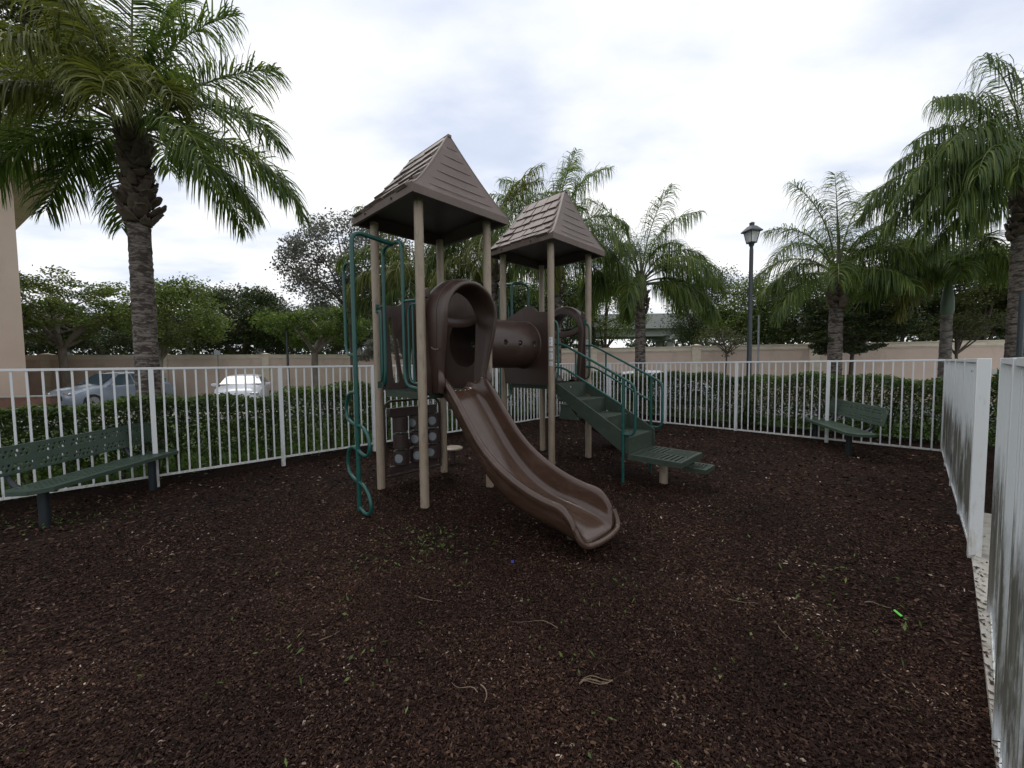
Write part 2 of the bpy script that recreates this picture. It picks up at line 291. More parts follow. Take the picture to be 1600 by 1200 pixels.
def npobj(name,V,Fq,mat,parent=None,smooth=False):
    me=bpy.data.meshes.new(name); V=np.asarray(V,dtype=np.float32).reshape(-1,3); Fq=np.asarray(Fq,dtype=np.int32); k=Fq.shape[1]; nf=len(Fq)
    me.vertices.add(len(V)); me.vertices.foreach_set('co',V.ravel())
    me.loops.add(nf*k); me.loops.foreach_set('vertex_index',Fq.ravel())
    me.polygons.add(nf); me.polygons.foreach_set('loop_start',np.arange(nf,dtype=np.int32)*k); 
    me.update(calc_edges=True)
    if smooth: me.polygons.foreach_set('use_smooth',np.ones(nf,dtype=bool))
    me.materials.append(M[mat] if isinstance(mat,str) else mat)
    o=bpy.data.objects.new(name,me); col.objects.link(o)
    if parent is not None: o.parent=parent
    return o
def tag(o,label=None,cat=None,group=None,kind=None):
    if label: o['label']=label
    if cat: o['category']=cat
    if group: o['group']=group
    if kind: o['kind']=kind
    return o
def empty(name,loc,rz=0,label=None,cat=None,group=None):
    o=bpy.data.objects.new(name,None); o.empty_display_size=.2; col.objects.link(o); o.location=loc; o.rotation_euler=(0,0,rz)
    return tag(o,label,cat,group)
def bez(pts,n=8):
    # smooth path through the corner points, rounding the inner ones
    P=[Vector(p) for p in pts]; out=[P[0]]
    for i in range(1,len(P)-1):
        a=P[i-1]; b=P[i]; c=P[i+1]; ra=min(.14,(a-b).length*.48); rc=min(.14,(c-b).length*.48)
        s=b+(a-b).normalized()*ra; e=b+(c-b).normalized()*rc
        for k in range(n+1):
            t=k/n; out.append(s*(1-t)**2+b*2*t*(1-t)+e*t*t)
    out.append(P[-1]); return out
def cat(pts,n=6):
    # Catmull-Rom
    P=[Vector(p) for p in pts]; P=[P[0]*2-P[1]]+P+[P[-1]*2-P[-2]]; out=[]
    for i in range(1,len(P)-2):
        for k in range(n):
            t=k/n; a,b,c,d=P[i-1],P[i],P[i+1],P[i+2]
            out.append(.5*((2*b)+(c-a)*t+(2*a-5*b+4*c-d)*t*t+(3*b-a-3*c+d)*t**3))
    out.append(P[-2]); return out
def circle(cx,cy,r,n=24,a0=0): return [(cx+r*math.cos(a0+2*math.pi*i/n),cy+r*math.sin(a0+2*math.pi*i/n)) for i in range(n)]

# ================================================================== PLAY STRUCTURE
TH=.7659; C1=(-1.0724,5.3638)
PS=empty('play_structure',(C1[0],C1[1],0),-TH,'brown and green playground set with two peaked roofs, slides, crawl tunnel and stairs','playground set')
hh=.532; OX,OY=.092,2.336; DK=1.40
for (ax,ay) in ((0,0),(OX,OY)):
    for (sx,sy) in ((-1,-1),(1,-1),(1,1),(-1,1)):
        x,y=ax+sx*hh,ay+sy*hh
        b=MB(); b.tube([(x,y,-.15),(x,y,3.63)],.054,24); p=b.build('post','post',PS)
# --- decks
def deck(ax,ay):
    b=MB(); w=.50
    holes=[]
    for i in range(13):
        for j in range(13):
            if (i+j)%1==0: holes.append(circle(-.42+i*.07,-.42+j*.07,.0125,6))
    o=[(-w,-w+.08),(-w+.08,-w+.08),(-w+.08,-w),(w-.08,-w),(w-.08,-w+.08),(w,-w+.08),(w,w-.08),(w-.08,w-.08),(w-.08,w),(-w+.08,w),(-w+.08,w-.08),(-w,w-.08)]
    b.plate(o,holes,.02,lambda u,v,t:(ax+u,ay+v,DK-.01+t))
    for s in (-1,1):
        b.box((ax+s*(w-.015),ay,DK-.055),(.03,2*w-.2,.066)); b.box((ax,ay+s*(w-.015),DK-.055),(2*w-.2,.03,.066))
        b.box((ax+s*.2,ay,DK-.05),(.03,2*w-.1,.05))
    return b.build('deck','deck',PS)
deck(0,0); deck(OX,OY)
# --- roofs
def roof(ax,ay):
    rt=MB(); a=.745; zb=3.60; ze=3.685; zr=4.585; rx=.44
    # fascia skirt (slightly tapering), soffit, and hollow underside rising to the middle
    c=[(-a,-a),(a,-a),(a,a),(-a,a)]
    o=.012
    low=[(ax+x*(1-o),ay+y*(1-o),zb) for x,y in c]; top=[(ax+x,ay+y,ze) for x,y in c]
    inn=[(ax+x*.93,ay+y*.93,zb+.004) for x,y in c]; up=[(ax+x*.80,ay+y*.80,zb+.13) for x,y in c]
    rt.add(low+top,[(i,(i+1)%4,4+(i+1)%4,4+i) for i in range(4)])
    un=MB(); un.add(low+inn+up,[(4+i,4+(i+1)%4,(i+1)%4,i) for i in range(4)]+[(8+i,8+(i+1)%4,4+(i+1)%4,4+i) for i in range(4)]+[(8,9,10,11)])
    # gable end faces, concave towards the eave
    def prof(t): return ze+(zr-ze)*(t**1.18 if t>0 else t)   # height for inward fraction t
    nt=10
    for s in (-1,1):
        rows=[]
        for i in range(nt+1):
            t=i/nt; x=s*(a+(rx-a)*t); hw=a*(1-t)+.02*t; z=prof(t)
            bow=.0
            rows.append([(ax+x-s*.028*math.sin(math.pi*min(max((q-.0),0),1))*(1-t),ay+(-hw+2*hw*q),z) for q in [k/8 for k in range(9)]])
        rt.grid(rows)
    # side slopes (base sheet under the shingles)
    for s in (-1,1):
        rows=[]
        for i in range(nt+1):
            t=i/nt; y=s*(a*(1-t)+.02*t); x0=a+(rx-a)*t; z=prof(t)
            rows.append([(ax-x0+2*x0*q,ay+y,z) for q in [k/6 for k in range(7)]])
        rt.grid(rows)
    rt.box((ax,ay,zr-.004),(2*rx+.03,.05,.03))
    # plank lines on gable ends
    pl=rt
    for s in (-1,1):
        for k in range(1,7):
            t=k/7.3; t2=t+.014
            hw=(a*(1-t))*.80-.03
            if hw<.06: continue
            def P(tt,y,off): return (ax+s*(a+(rx-a)*tt+off-.024*(1-tt)*(1-(y/max(a*(1-tt),.01))**2)),ay+y,prof(tt))
            pl.add([P(t,-hw,-.004),P(t,hw,-.004),P(t,hw,.0028),P(t,-hw,.0028),P(t2,-hw,.001),P(t2,hw,.001)],[(0,1,2,3),(3,2,5,4)])
    root=rt.build('roof','roof',PS,ang=25)
    un.build('soffit','drum',root,smooth=False)  # darker than the roof plastic: shade under the eaves put into the colour
    # smooth hip trims
    tr=MB()
    for sx in (-1,1):
        for sy in (-1,1):
            path=[]
            for i in range(nt+1):
                t=i/nt; path.append((ax+sx*(a+(rx-a)*t-.01),ay+sy*(a*(1-t)+.02*t-.01),prof(t)+.002))
            tr.tube(path,[.013]*len(path),8)
    tr.build('hip_trim','roof',root)
    # shingles
    sh=MB(); rows=6; rr=random.Random(3)
    for s in (-1,1):
        for k in range(rows):
            t0=k/rows; t1=(k+1)/rows+.03; tm=min(t1,1)
            x0=a+(rx-a)*t0-.085; n=5 if k<5 else 4
            cuts=[-x0]; 
            off=(.5 if k%2 else 0)
            step=2*x0/n
            for j in range(1,n+ (1 if off else 0)):
                cuts.append(-x0+step*(j-off*1.0)+rr.uniform(-.035,.035))
            cuts=[c_ for c_ in cuts if c_<=x0-.08]+[x0]
            for j in range(len(cuts)-1):
                xa,xb=cuts[j]+.011,cuts[j+1]-.011
                if xb-xa<.03: continue
                f1=(a+(rx-a)*tm-.085)/x0; lift=.026+rr.uniform(-.006,.012); dz=rr.uniform(-.03,.03)
                def Q(x,t,off_):
                    y=s*(a*(1-t)+.02*t); return (ax+x,ay+y+s*off_*.77,prof(t)+off_*.64)
                td=t0+dz*.5
                A=[Q(xa,td+rr.uniform(-.012,.012),lift),Q(xb,td,lift+rr.uniform(-.006,.006)),Q(xb*(f1 if abs(xb)>x0-.02 else 1),tm,.004),Q(xa*(f1 if abs(xa)>x0-.02 else 1),tm,.004)]
                B=[Q(xa,td,0.0),Q(xb,td,0.0),Q(xb,tm,-.01),Q(xa,tm,-.01)]
                sh.add(A+B,[(0,1,2,3),(0,4,5,1),(1,5,6,2),(3,2,6,7),(0,3,7,4)])
    sh.build('shingles','roof',root,smooth=False)
    # bolts on the fascia
    bo=MB()
    for d in (-.35,.3): 
        bo.cyl((ax+d,ay-a+.01,zb+.045),(ax+d,ay-a-.012,zb+.045),.012,8)
    bo.build('bolt','deck',root)
    return root
roof(0,0); roof(OX,OY)
# --- slide (local: exits along +x from origin at deck edge centre)
def slide(xf,sc=1.0):
    bed=[(.40,1.405),(.55,1.385),(.70,1.27),(.90,1.04),(1.10,.80),(1.30,.595),(1.50,.445),(1.72,.335),(1.95,.27),(2.2,.235),(2.45,.20),(2.62,.165),(2.72,.13)]
    rim=[(.40,1.43),(.53,1.50),(.68,1.555),(.90,1.36),(1.10,1.12),(1.30,.90),(1.50,.745),(1.72,.625),(1.95,.535),(2.2,.475),(2.42,.45),(2.56,.385),(2.66,.27)]
    bed=cat([(x,0,z) for x,z in bed],4); rim=cat([(x,0,z) for x,z in rim],4)
    sq=lambda p:Vector((p.x if p.x<2.25 else 2.25+(p.x-2.25)*.74,p.y,p.z))
    bed=[sq(p) for p in bed]; rim=[sq(p) for p in rim]
    n=len(bed); rows=[]
    for i in range(n):
        B=bed[i]; Rr=rim[i]; f=i/(n-1)
        w=.255+.012*math.sin(f*3); dx=Rr.x-B.x; hgt=Rr.z-B.z
        ro=.024
        # cross-section from outer lower left around to outer lower right
        half=[]
        # centre -> outwards
        for q in (0,.35,.7,.86): half.append((w*q,B.z+ (0.0 if q<.7 else .012*(q-.7)/.16)))
        half.append((w*.955,B.z+.035)); half.append((w+.005,B.z+.085)); 
        half.append((w+.018,B.z+hgt*.66)); half.append((w+.024,Rr.z-.018)); half.append((w+.036,Rr.z)); half.append((w+.060,Rr.z+.006)); half.append((w+.085,Rr.z-.008)); half.append((w+.093,Rr.z-.035)); half.append((w+.088,Rr.z-.075))
        half.append((w+.074,Rr.z-.095)); half.append((w+.066,Rr.z-.13)); half.append((w+.045,B.z+.03)); half.append((w+.0,B.z-.045)); half.append((w*.75,B.z-.075)); half.append((0,B.z-.08))
        row=[]
        def pt(y,z,sgn): 
            k=min(max((z-B.z)/max(hgt,.01),0),1); x=B.x+dx*k
            return (x,sgn*y,z)
        full=[pt(y,z,1) for y,z in half]+[pt(y,z,-1) for y,z in reversed(half[:-1])]
        rows.append([xf(p) for p in full])
    b=MB(); b.grid(rows)
    # close the lip at the exit with a rolled nose
    last=rows[-1]; m=len(last)
    cx=sum(p[0] for p in last)/m
    nose=[]
    B=bed[-1]
    hn=20
    innr=rows[-1][:19]
    b.add([*rows[-1]],[tuple(range(m))])
    o=b.build('slide','slide',PS,ang=60)
    # rolled nose tube across the exit and support foot
    nb=MB(); nb.tube([xf(p) for p in cat([(2.552,-.335,.27),(2.605,-.318,.17),(2.632,-.26,.122),(2.654,-.14,.110),(2.662,0,.108),(2.654,.14,.110),(2.632,.26,.122),(2.605,.318,.17),(2.552,.335,.27)],5)],[.028]*41,12)
    nb.build('slide_lip','slide',o)
    fb=MB(); fb.cyl(xf((2.28,0,-.1)),xf((2.28,0,.17)),.045,14); fb.build('slide_foot','deck',o)
    return o
sl=slide(lambda p:(p[0],p[1],p[2]))
for yy in (-.12,-.04,.04,.12):
    b=MB(); b.lathe([(0,.006),(.008,.005),(.011,0)],(.53,yy,1.392),10); b.build('bolt','bolt',sl)
def xf2(p): # rear tower: exits along +y, steeper
    d_=(p[0]-.40)*.86; R_=2.2; a_=max(d_,0)/R_
    return (OX+R_*(1-math.cos(a_))-p[1]*math.cos(a_), OY+.40+min(d_,0)+R_*math.sin(a_)+p[1]*math.sin(a_), p[2])
slide(xf2)
# --- slide hood: arch loft around the opening; local frame: x outwards, y across
def hood(xf):
    def U(w,top,k,foot=1.38,n=26):
        out=[]; spring=top-w*1.02
        for i in range(7): 
            f=i/7; out.append((-w*(.80+.20*f**.7),foot+(spring-foot)*f))
        for i in range(n+1):
            a=math.pi*i/n; out.append((-w*math.cos(a),spring+w*1.02*math.sin(a)))
        for i in range(6,-1,-1):
            f=i/7; out.append((w*(.80+.20*f**.7),foot+(spring-foot)*f))
        return out
    secs=[(.50,.475,2.775),(.53,.470,2.785),(.60,.452,2.785),(.70,.438,2.765),(.78,.428,2.745),(.825,.418,2.73),(.838,.40,2.71),(.840,.385,2.695),(.828,.37,2.68),(.80,.362,2.665),(.70,.36,2.655),(.60,.36,2.65),(.48,.36,2.645),(.47,.44,2.73),(.50,.475,2.775)]
    def lean(x,z):
        t=min(max((z-1.45)/.95,0),1); t=t*t*(3-2*t); return x if x<.52 else .52+(x-.52)*(.50+.55*t)
    rows=[[xf((lean(x,z),y,z)) for y,z in U(w,t,0)] for x,w,t in secs]
    b=MB(); b.grid(rows); 
    # close both feet
    nn=len(rows[0])
    b.add([r[0] for r in rows[:-1]],[tuple(range(len(rows)-1))]); b.add([r[-1] for r in rows[:-1]],[tuple(range(len(rows)-1))])
    o=b.build('slide_hood','brown',PS,ang=50)
    rb=MB(); rb.tube([xf((lean(.70,z),y,z)) for y,z in U(.439,2.768,0)],[.006]*len(U(.446,2.774,0)),6); rb.build('seam','brown',o)
    # flat wings between posts and hood
    for s in (-1,1):
        w=MB()
        outer=[(s*.50,1.385),(s*.40,1.385),(s*.40,2.62),(s*.43,2.64),(s*.46,2.615),(s*.50,2.60)]
        if s>0: outer=outer[::-1]
        w.plate(outer,[[(s*.47,2.50),(s*.47,2.52),(s*.435,2.52),(s*.435,2.50)][::s]],.05,lambda u,v,t:xf((.515+t,u,v)))
        w.build('side_panel','brown',o,bevel=.006)
    # curved seat bar inside the arch
    cb=MB()
    pth=cat([(.50,-.38,2.35),(.485,-.25,2.28),(.48,0,2.25),(.485,.25,2.28),(.50,.38,2.35)],6)
    rows=[]
    for p in pth: rows.append([xf((p.x+a_,p.y,p.z+c_)) for a_,c_ in ((-.012,.06),(.006,.064),(.014,.05),(.010,-.045),(0,-.055),(-.014,-.045),(-.018,.05),(-.012,.06))])
    cb.grid(rows); cb.build('cross_bar','brown',o,ang=50)
    # moulded bumps at the foot of the arch
    for s in (-1,1):
        bb=MB(); bb.tube([xf(p) for p in cat([(.66,s*.375,1.66),(.69,s*.375,1.58),(.70,s*.375,1.50),(.68,s*.37,1.40)],5)],[.012,.022,.030,.036,.040,.042,.044,.045,.045,.045,.044,.043,.042,.04,.038,.036],10); bb.build('foot_boss','brown',o)
    gr=MB()
    for s in (-1,1): gr.tube([xf(p) for p in cat([(.60,s*.440,1.93),(.66,s*.445,1.905),(.72,s*.43,1.905)],5)],.007,6)
    gr.build('moulding_line','roof',o)
    return o
hood(lambda p:p)
hood(lambda p:(OX-p[1],OY+p[0],p[2]))
# --- tunnel and its end panels
TC=(.05,2.04); TR=.365
def panel_outline(w,up=0):
    top=cat([(-w,0,2.49),(-w+.10,0,2.525),(-w+.20,0,2.565),(-.10,0,2.63),(-.02,0,2.665),(.05,0,2.675),(.12,0,2.665),(.19,0,2.63),(.26,0,2.575),(.34,0,2.555),(w-.05,0,2.55),(w,0,2.53)],4)
    return [(w,1.385),(-w,1.385)]+[(p.x,p.z+up) for p in top]
def tpanel(ax,y,up=0):
    b=MB(); b.plate(panel_outline(.485,up),[circle(TC[0]-ax,TC[1],TR-.01,48)],.045,lambda u,v,t:(ax+u,y+t,v))
    o=b.build('tunnel_panel','brown',PS,bevel=.006)
    return o
tp1=tpanel(0,hh,.15); tp2=tpanel(OX,OY-hh)
for tp,yy,s in ((tp1,hh+.022,1),(tp2,OY-hh-.022,-1)):
    b=MB(); rows=[[(TC[0]+r*math.cos(2*math.pi*j/48),yy+s*d,TC[1]+r*math.sin(2*math.pi*j/48)) for j in range(49)] for r,d in ((TR+.035,0),(TR+.03,.018),(TR+.02,.024),(TR-.004,.026))]
    b.grid(rows); b.build('flange_ring','brown',tp,ang=60)
def tunnel():
    y0,y1=hh-.02,OY-hh+.02; nY=150; nA=200
    ys=np.linspace(y0,y1,nY); an=np.linspace(0,2*np.pi,nA,endpoint=False)
    Y,A=np.meshgrid(ys,an,indexing='ij')
    hy=[.98,1.30,1.625]; hr=.043
    D=np.full(Y.shape,9.)
    for h in hy:
        for a0 in (0,np.pi):
            da=(A-a0+np.pi)%(2*np.pi)-np.pi
            d=np.sqrt((Y-h)**2+(da*TR)**2); m=(d>.03)&(d<.052)
            Yn=np.where(m&(d<hr+.006)&(d>hr-.006),h+(Y-h)*hr/np.maximum(d,1e-6),Y); An=np.where(m&(d<hr+.006)&(d>hr-.006),a0+da*hr/np.maximum(d,1e-6),A)
            Y,A=Yn,An; D=np.minimum(D,d)
    rad=TR+0*Y
    V=np.stack([TC[0]+rad*np.cos(A),Y,TC[1]+rad*np.sin(A)],-1).reshape(-1,3)
    idx=np.arange(nY*nA).reshape(nY,nA); q=np.stack([idx[:-1],np.roll(idx,-1,1)[:-1],np.roll(idx,-1,1)[1:],idx[1:]],-1).reshape(-1,4)
    Df=D.reshape(-1)[q].mean(1); q=q[Df>hr-.002]
    o=npobj('crawl_tunnel',V,q,'brown',PS,smooth=True)
    md=o.modifiers.new('solid','SOLIDIFY'); md.thickness=.014; md.offset=-1
    b=MB()
    for zz in (0,): 
        for s in (-1,1): b.tube([(TC[0]+s*(TR+.0015),y0+.04,TC[1]),(TC[0]+s*(TR+.0015),y1-.04,TC[1])],.0035,6)
    b.build('seam','brown',o)
    return o
tunnel()
# --- barrier panel with leaning slots (x = -hh on tower 1), and one on the hidden side of tower 2 is not seen
def barrier():
    top=cat([(-.485,0,2.50),(-.40,0,2.545),(-.26,0,2.55),(-.19,0,2.575),(-.12,0,2.64),(-.03,0,2.68),(.03,0,2.68),(.12,0,2.64),(.19,0,2.575),(.26,0,2.55),(.40,0,2.545),(.485,0,2.50)],4)
    o=[(.485,1.385),(-.485,1.385)]+[(p.x,p.z) for p in top]
    def slot(x0,z0,w0,x1,z1,w1,n=7):
        pts=[]
        for i in range(n+1):
            a=math.pi*i/n; pts.append((x1+w1*math.cos(a),z1+w1*math.sin(a)))
        for i in range(n+1):
            a=math.pi+math.pi*i/n; pts.append((x0+w0*math.cos(a),z0+w0*math.sin(a)))
        return pts
    holes=[slot(-.27,1.52,.045,-.345,2.36,.028),slot(.27,1.52,.045,.345,2.36,.028),slot(-.12,1.52,.045,-.235,2.10,.020),slot(.12,1.52,.045,.235,2.10,.020),slot(0,1.52,.05,0,1.95,.022)]
    b=MB(); b.plate(o,holes,.04,lambda u,v,t:(-hh+t,u,v))
    return b.build('barrier_panel','brown',PS,bevel=.006)
barrier()
# --- game panel with turning drums, below tower 1 deck
def game():
    x=-hh; b=MB()
    b.tube(bez([(x,-.46,.16),(x,-.46,1.22),(x,.46,1.22),(x,.46,.16)]),.018,10)
    b.tube([(x,-.46,.16),(x,.46,.16)],.018,10)
    fr=b.build('game_panel','drum',PS)
    h=MB(); h.plate([(-.40,1.00),(-.40,1.12),(.40,1.12),(.40,1.00),(.34,.985),(-.34,.985)],[],.05,lambda u,v,t:(x+t,u,v)); h.build('game_board','drum',fr,bevel=.01); h=MB(); h.box((x,0,.25),(.05,.8,.10)); h.build('game_board','drum',fr,bevel=.01)
    for yy in (-.215,.055,.325):
        r=MB(); r.cyl((x,yy,.20),(x,yy,1.06),.012,8); r.build('drum_rod','bolt',fr)
        for k,zz in enumerate((.885,.645,.405)):
            d=MB(); rr=random.Random(int(yy*100)+k); az=rr.uniform(-.8,.8)
            # rounded triangular-ish drum
            prof=[(.02,-.105),(.095,-.105),(.108,-.095),(.108,.095),(.095,.105),(.02,.105)]
            d.lathe(prof,(x,yy,zz),28); dr=d.build('drum','drum',fr,ang=45)
            # round pale inlay wrapped onto the drum surface (an O) or crossing bars (an X)
            az={(0,0):2.9,(0,1):2.4,(0,2):-.9}.get((int(yy>0)+int(yy>.2),k),rr.choice([-.95,-.6,-1.25,1.2]))
            i=MB(); rows=[]
            if (k+int(yy*100))%2==0 or True:
                for q in (0,.25,.5,.75,1.0):
                    rows.append([(x+ (.1095)*math.cos(az+q*.062*math.cos(t)/.108),yy+.1095*math.sin(az+q*.062*math.cos(t)/.108),zz+q*.062*math.sin(t)) for t in [2*math.pi*j/24 for j in range(25)]])
                i.grid(rows)
            i.build('inlay','disc',dr,ang=80)
    return fr
game()
# --- climber: pole with S rungs, arch and entry hoop.  Local frame: face plane y=0, outwards is -y
def climber(xf):
    r=.026
    root=MB(); yp=-.577
    root.tube([xf(p) for p in bez([(.045,yp,-.12),(.045,yp,3.26),(.03,-.05,3.215)],10)],r,12)
    pole=root.build('climbing_pole','teal',PS)
    hp=MB(); hp.tube([xf(p) for p in bez([(-.40,-.0,1.44),(-.24,-.06,1.47),(-.205,-.06,1.62),(-.205,-.06,3.22),(.255,-.06,3.22),(.255,-.06,1.62),(.30,-.06,1.47),(.44,-.0,1.44)],8)],.022,12); hp.build('entry_hoop','teal',PS)
    s=MB()
    pts=[(.02,1.405),(-.08,1.41),(-.22,1.36),(-.30,1.22),(-.27,1.10),(-.12,1.045),(.05,1.03),(.22,1.02),(.36,.95),(.42,.82),(.36,.72),(.22,.70),(.05,.74),(-.12,.755),(-.25,.70),(-.305,.57),(-.27,.45),(-.13,.385),(.05,.36),(.22,.335),(.36,.25),(.41,.13),(.36,.045),(.22,.02),(.07,.06)]
    k=.80
    s.tube([xf(q) for q in cat([(.045+(x-.045)*k,yp-.0+(.0),z) for x,z in pts],5)],.0205,10); s.build('climbing_rung','teal',pole)
    g=MB(); g.tube([xf(q) for q in bez([(.04,yp,2.90),(-.19,yp,2.92),(-.19,yp,1.86),(.04,yp,1.84)],8)],.0175,10); g.build('grab_loop','teal',pole)
    for sx,xl,xp in ((-1,-.205,-.50),(1,.255,.50)):
        e=MB(); e.tube([xf((xp,-.0,2.49)),xf((xl,-.06,2.49))],.015,8)
        e.tube([xf(q) for q in bez([(xp*.99,-.02,2.44),(xl+sx*.10,-.055,2.44),(xl+sx*.10,-.055,1.52),(xp*.99,-.02,1.50)],6)],.015,8)
        e.tube([xf(q) for q in [(xl+sx*.17,-.04,2.46),(xl+sx*.17,-.04,1.5)]],.012,8)
        e.box(xf((xp,-.01,2.49)),(.05,.05,.10)); e.box(xf((xp,-.01,1.46)),(.05,.05,.08))
        e.build('entry_guard','teal',PS)
    return pole
climber(lambda p:(p[0],-hh+p[1],p[2]))
climber(lambda p:(OX-hh+p[1],OY-p[0],p[2]))
# --- stairs on tower 2 (+x side)
sx0=OX+hh
def stair():
    b=MB(); xe=1.88
    for s in (-1,1):
        y=OY+s*.415
        outer=[(sx0+.0,1.405),(sx0+.06,1.39),(1.90,.70),(1.90,.45),(1.80,.45),(sx0+.38,1.02-.05),(sx0,1.24)]
        b.plate(outer[::-1],[],.022,lambda u,v,t,y=y:(u,y+t,v))
    o=b.build('stair_stringer','deck',PS,bevel=.004)
    tr=[(sx0+.02,1.405,.0),(1.04,1.15,.42),(1.46,.91,.42),(1.872,.67,.42)]
    for k in range(1,4):
        x,z,_=tr[k]; xp=tr[k-1][0]
        t=MB(); t.box(((x+xp)/2,OY,z-.0175),(x-xp,.806,.035)); 
        # raised grip slots on the tread
        for q in range(8):
            for w in (-.28,0,.28): t.box((xp+.04+(x-xp-.08)*q/7,OY+w,z+.0015),(.012,.22,.005))
        t.build('tread','deck',PS,bevel=.004)
    zs=[1.40,1.15,.91,.67,.45]
    xs=[sx0+.035,1.04,1.46,1.872]
    rb=[1.385,1.114,.874,.634]
    for k in range(4):
        r=MB(); zt=rb[k]; zb=zs[k+1]+(.001 if k<3 else -.02)
        r.box((xs[k]-.0-.012,OY,(zt+zb)/2),(.022,.804,zt-zb)); r.build('riser','deck',PS)
    bo=MB()
    for yy in (-.30,-.02): bo.cyl((xs[0],OY+yy-.05,1.33),(xs[0]+.012,OY+yy-.05,1.33),.016,10)
    bo.build('bolt','bolt',PS)
stair()
def slotted(x0,x1,y0,y1,z,name,th=.032,sk=.045):
    b=MB(); e=.04; cx,cy=(x0+x1)/2,(y0+y1)/2
    # frame and centre crosses as separate butted strips
    b.box((cx,y0+e/2,z-th/2),(x1-x0,e,th)); b.box((cx,y1-e/2,z-th/2),(x1-x0,e,th))
    b.box((x0+e/2,cy,z-th/2),(e,y1-y0-2*e,th)); b.box((x1-e/2,cy,z-th/2),(e,y1-y0-2*e,th))
    nx=2 if x1-x0>.5 else 1; ny=2
    ux=(x1-x0-2*e)/nx; uy=(y1-y0-2*e)/ny
    for i in range(nx):
        for j in range(ny):
            a0,a1=x0+e+i*ux,x0+e+(i+1)*ux; b0,b1=y0+e+j*uy,y0+e+(j+1)*uy; g=.012
            m=5 if nx>1 else 4
            if (i+j)%2==0:
                for k in range(m): 
                    w=(b1-b0)/m; b.box(((a0+a1)/2,b0+w*(k+.5),z-th/2-.001),(a1-a0-2*g,w*.50,th-.004))
                for xx in (a0+g/2,a1-g/2): b.box((xx,(b0+b1)/2,z-th/2-.0005),(g,b1-b0,th-.002))
            else:
                for k in range(m):
                    w=(a1-a0)/m; b.box((a0+w*(k+.5),(b0+b1)/2,z-th/2-.001),(w*.50,b1-b0-2*g,th-.004))
                for yy in (b0+g/2,b1-g/2): b.box(((a0+a1)/2,yy,z-th/2-.0005),(a1-a0,g,th-.002))
    for yy in (y0+.006,y1-.006): b.box((cx,yy,z-th-sk/2+.002),(x1-x0,.012,sk))
    for xx in (x0+.006,x1-.006): b.box((xx,cy,z-th-sk/2+.002),(.012,y1-y0-.024,sk))
    return b.build(name,'deck',PS,smooth=False)
pf=slotted(1.884,2.62,OY-.42,OY+.37,.44,'landing')
slotted(2.50,2.76,OY+.08,OY+.46,.27,'low_step',th=.03,sk=.03)
for yy in (OY+.11,OY+.35):
    b=MB(); b.plate([(2.30,.34),(2.52,.34),(2.52,.235),(2.70,.235),(2.70,.20),(2.30,.27)][::-1],[],.012,lambda u,v,t:(u,yy+t,v)); b.build('step_bracket','deck',PS)
b=MB(); b.cyl((2.20,OY+.05,-.1),(2.20,OY+.05,.37),.058,24); b.build('landing_post','post',PS)
# --- handrails
for s in (-1,1):
    y=OY+s*.445
    b=MB(); xp=1.825; xo=2.005
    b.tube(bez([(sx0+.01,y,2.035),(.78,y,2.03),(1.93,y,1.455),(xo,y,1.38),(xo,y,.72),(xp,y,.72)],8),.0185,12)
    b.tube([(xp,y,1.50),(xp,y,-.1)],.0205,12)
    b.tube(bez([(sx0+.01,y,1.665),(.80,y,1.655),(xp,y,1.12)],8),.0165,12)
    b.tube([(1.03,y,1.53),(1.03,y,1.90)],.0145,10)
    o=b.build('handrail','teal',PS)
    b=MB(); yy=OY+s*.452
    b.tube(bez([(sx0-.04,OY+s*.50,2.42),(sx0+.075,yy,2.38),(sx0+.075,yy,1.49),(sx0-.02,OY+s*.50,1.45)],8),.0175,12)
    b.box((sx0-.03,OY+s*.50,2.45),(.05,.05,.10)); b.build('grab_bar','teal',PS)
# --- stickers on the two posts beside the stairs
def sticker(cx,cy,az,z0,z1,w,mat='sticker',r=.0555):
    b=MB(); n=8; rows=[]
    for z in (z0,z1): rows.append([(cx+r*math.cos(az+w*(k/n-.5)),cy+r*math.sin(az+w*(k/n-.5)),z) for k in range(n+1)])
    b.grid(rows); return b
for cx,cy,az in ((OX+hh,OY-hh,-1.05),(OX+hh,OY+hh,-1.15)):
    parts=[(2.14,2.00),(1.965,1.92),(1.895,1.79),(1.755,1.69)]
    for a,c in parts:
        o=sticker(cx,cy,az,c,a,1.15).build('warning_sticker','sticker',PS)
        pb=MB()
        if a==2.14:
            for zz in (2.105,2.045):
                q=MB(); rows=[[(cx+.0562*math.cos(az-.15+.2*rr_*math.cos(t)),cy+.0562*math.sin(az-.15+.2*rr_*math.cos(t)),zz+.012*rr_*math.sin(t)) for t in [j*math.pi/6 for j in range(13)]] for rr_ in (0,1)]
                pb.grid(rows)
        else:
            k=0; zz=a-.012
            while zz>c+.008:
                t_=sticker(cx,cy,az-.05*(k%3),zz-.0035,zz,.9-.12*(k%2),r=.0562); pb.add(t_.v,t_.f); zz-=.0095; k+=1
        if pb.v: pb.build('sticker_print','print',o)
# ================================================================== STEPPING POD behind the set
g=atZ(708,698,.30)
pod=empty('stepping_pod',(g[0],g[1],0),0,'tan round stepping pod on a short post behind the taller tower','stepping pod')
b=MB(); b.lathe([(0,.30),(.12,.30),(.15,.296),(.165,.285),(.168,.27),(.155,.255),(.05,.25),(0,.25)],(0,0,0),32); b.build('seat','post',pod)
b=MB(); b.cyl((0,0,-.1),(0,0,.252),.035,14); b.build('leg','drum',pod)

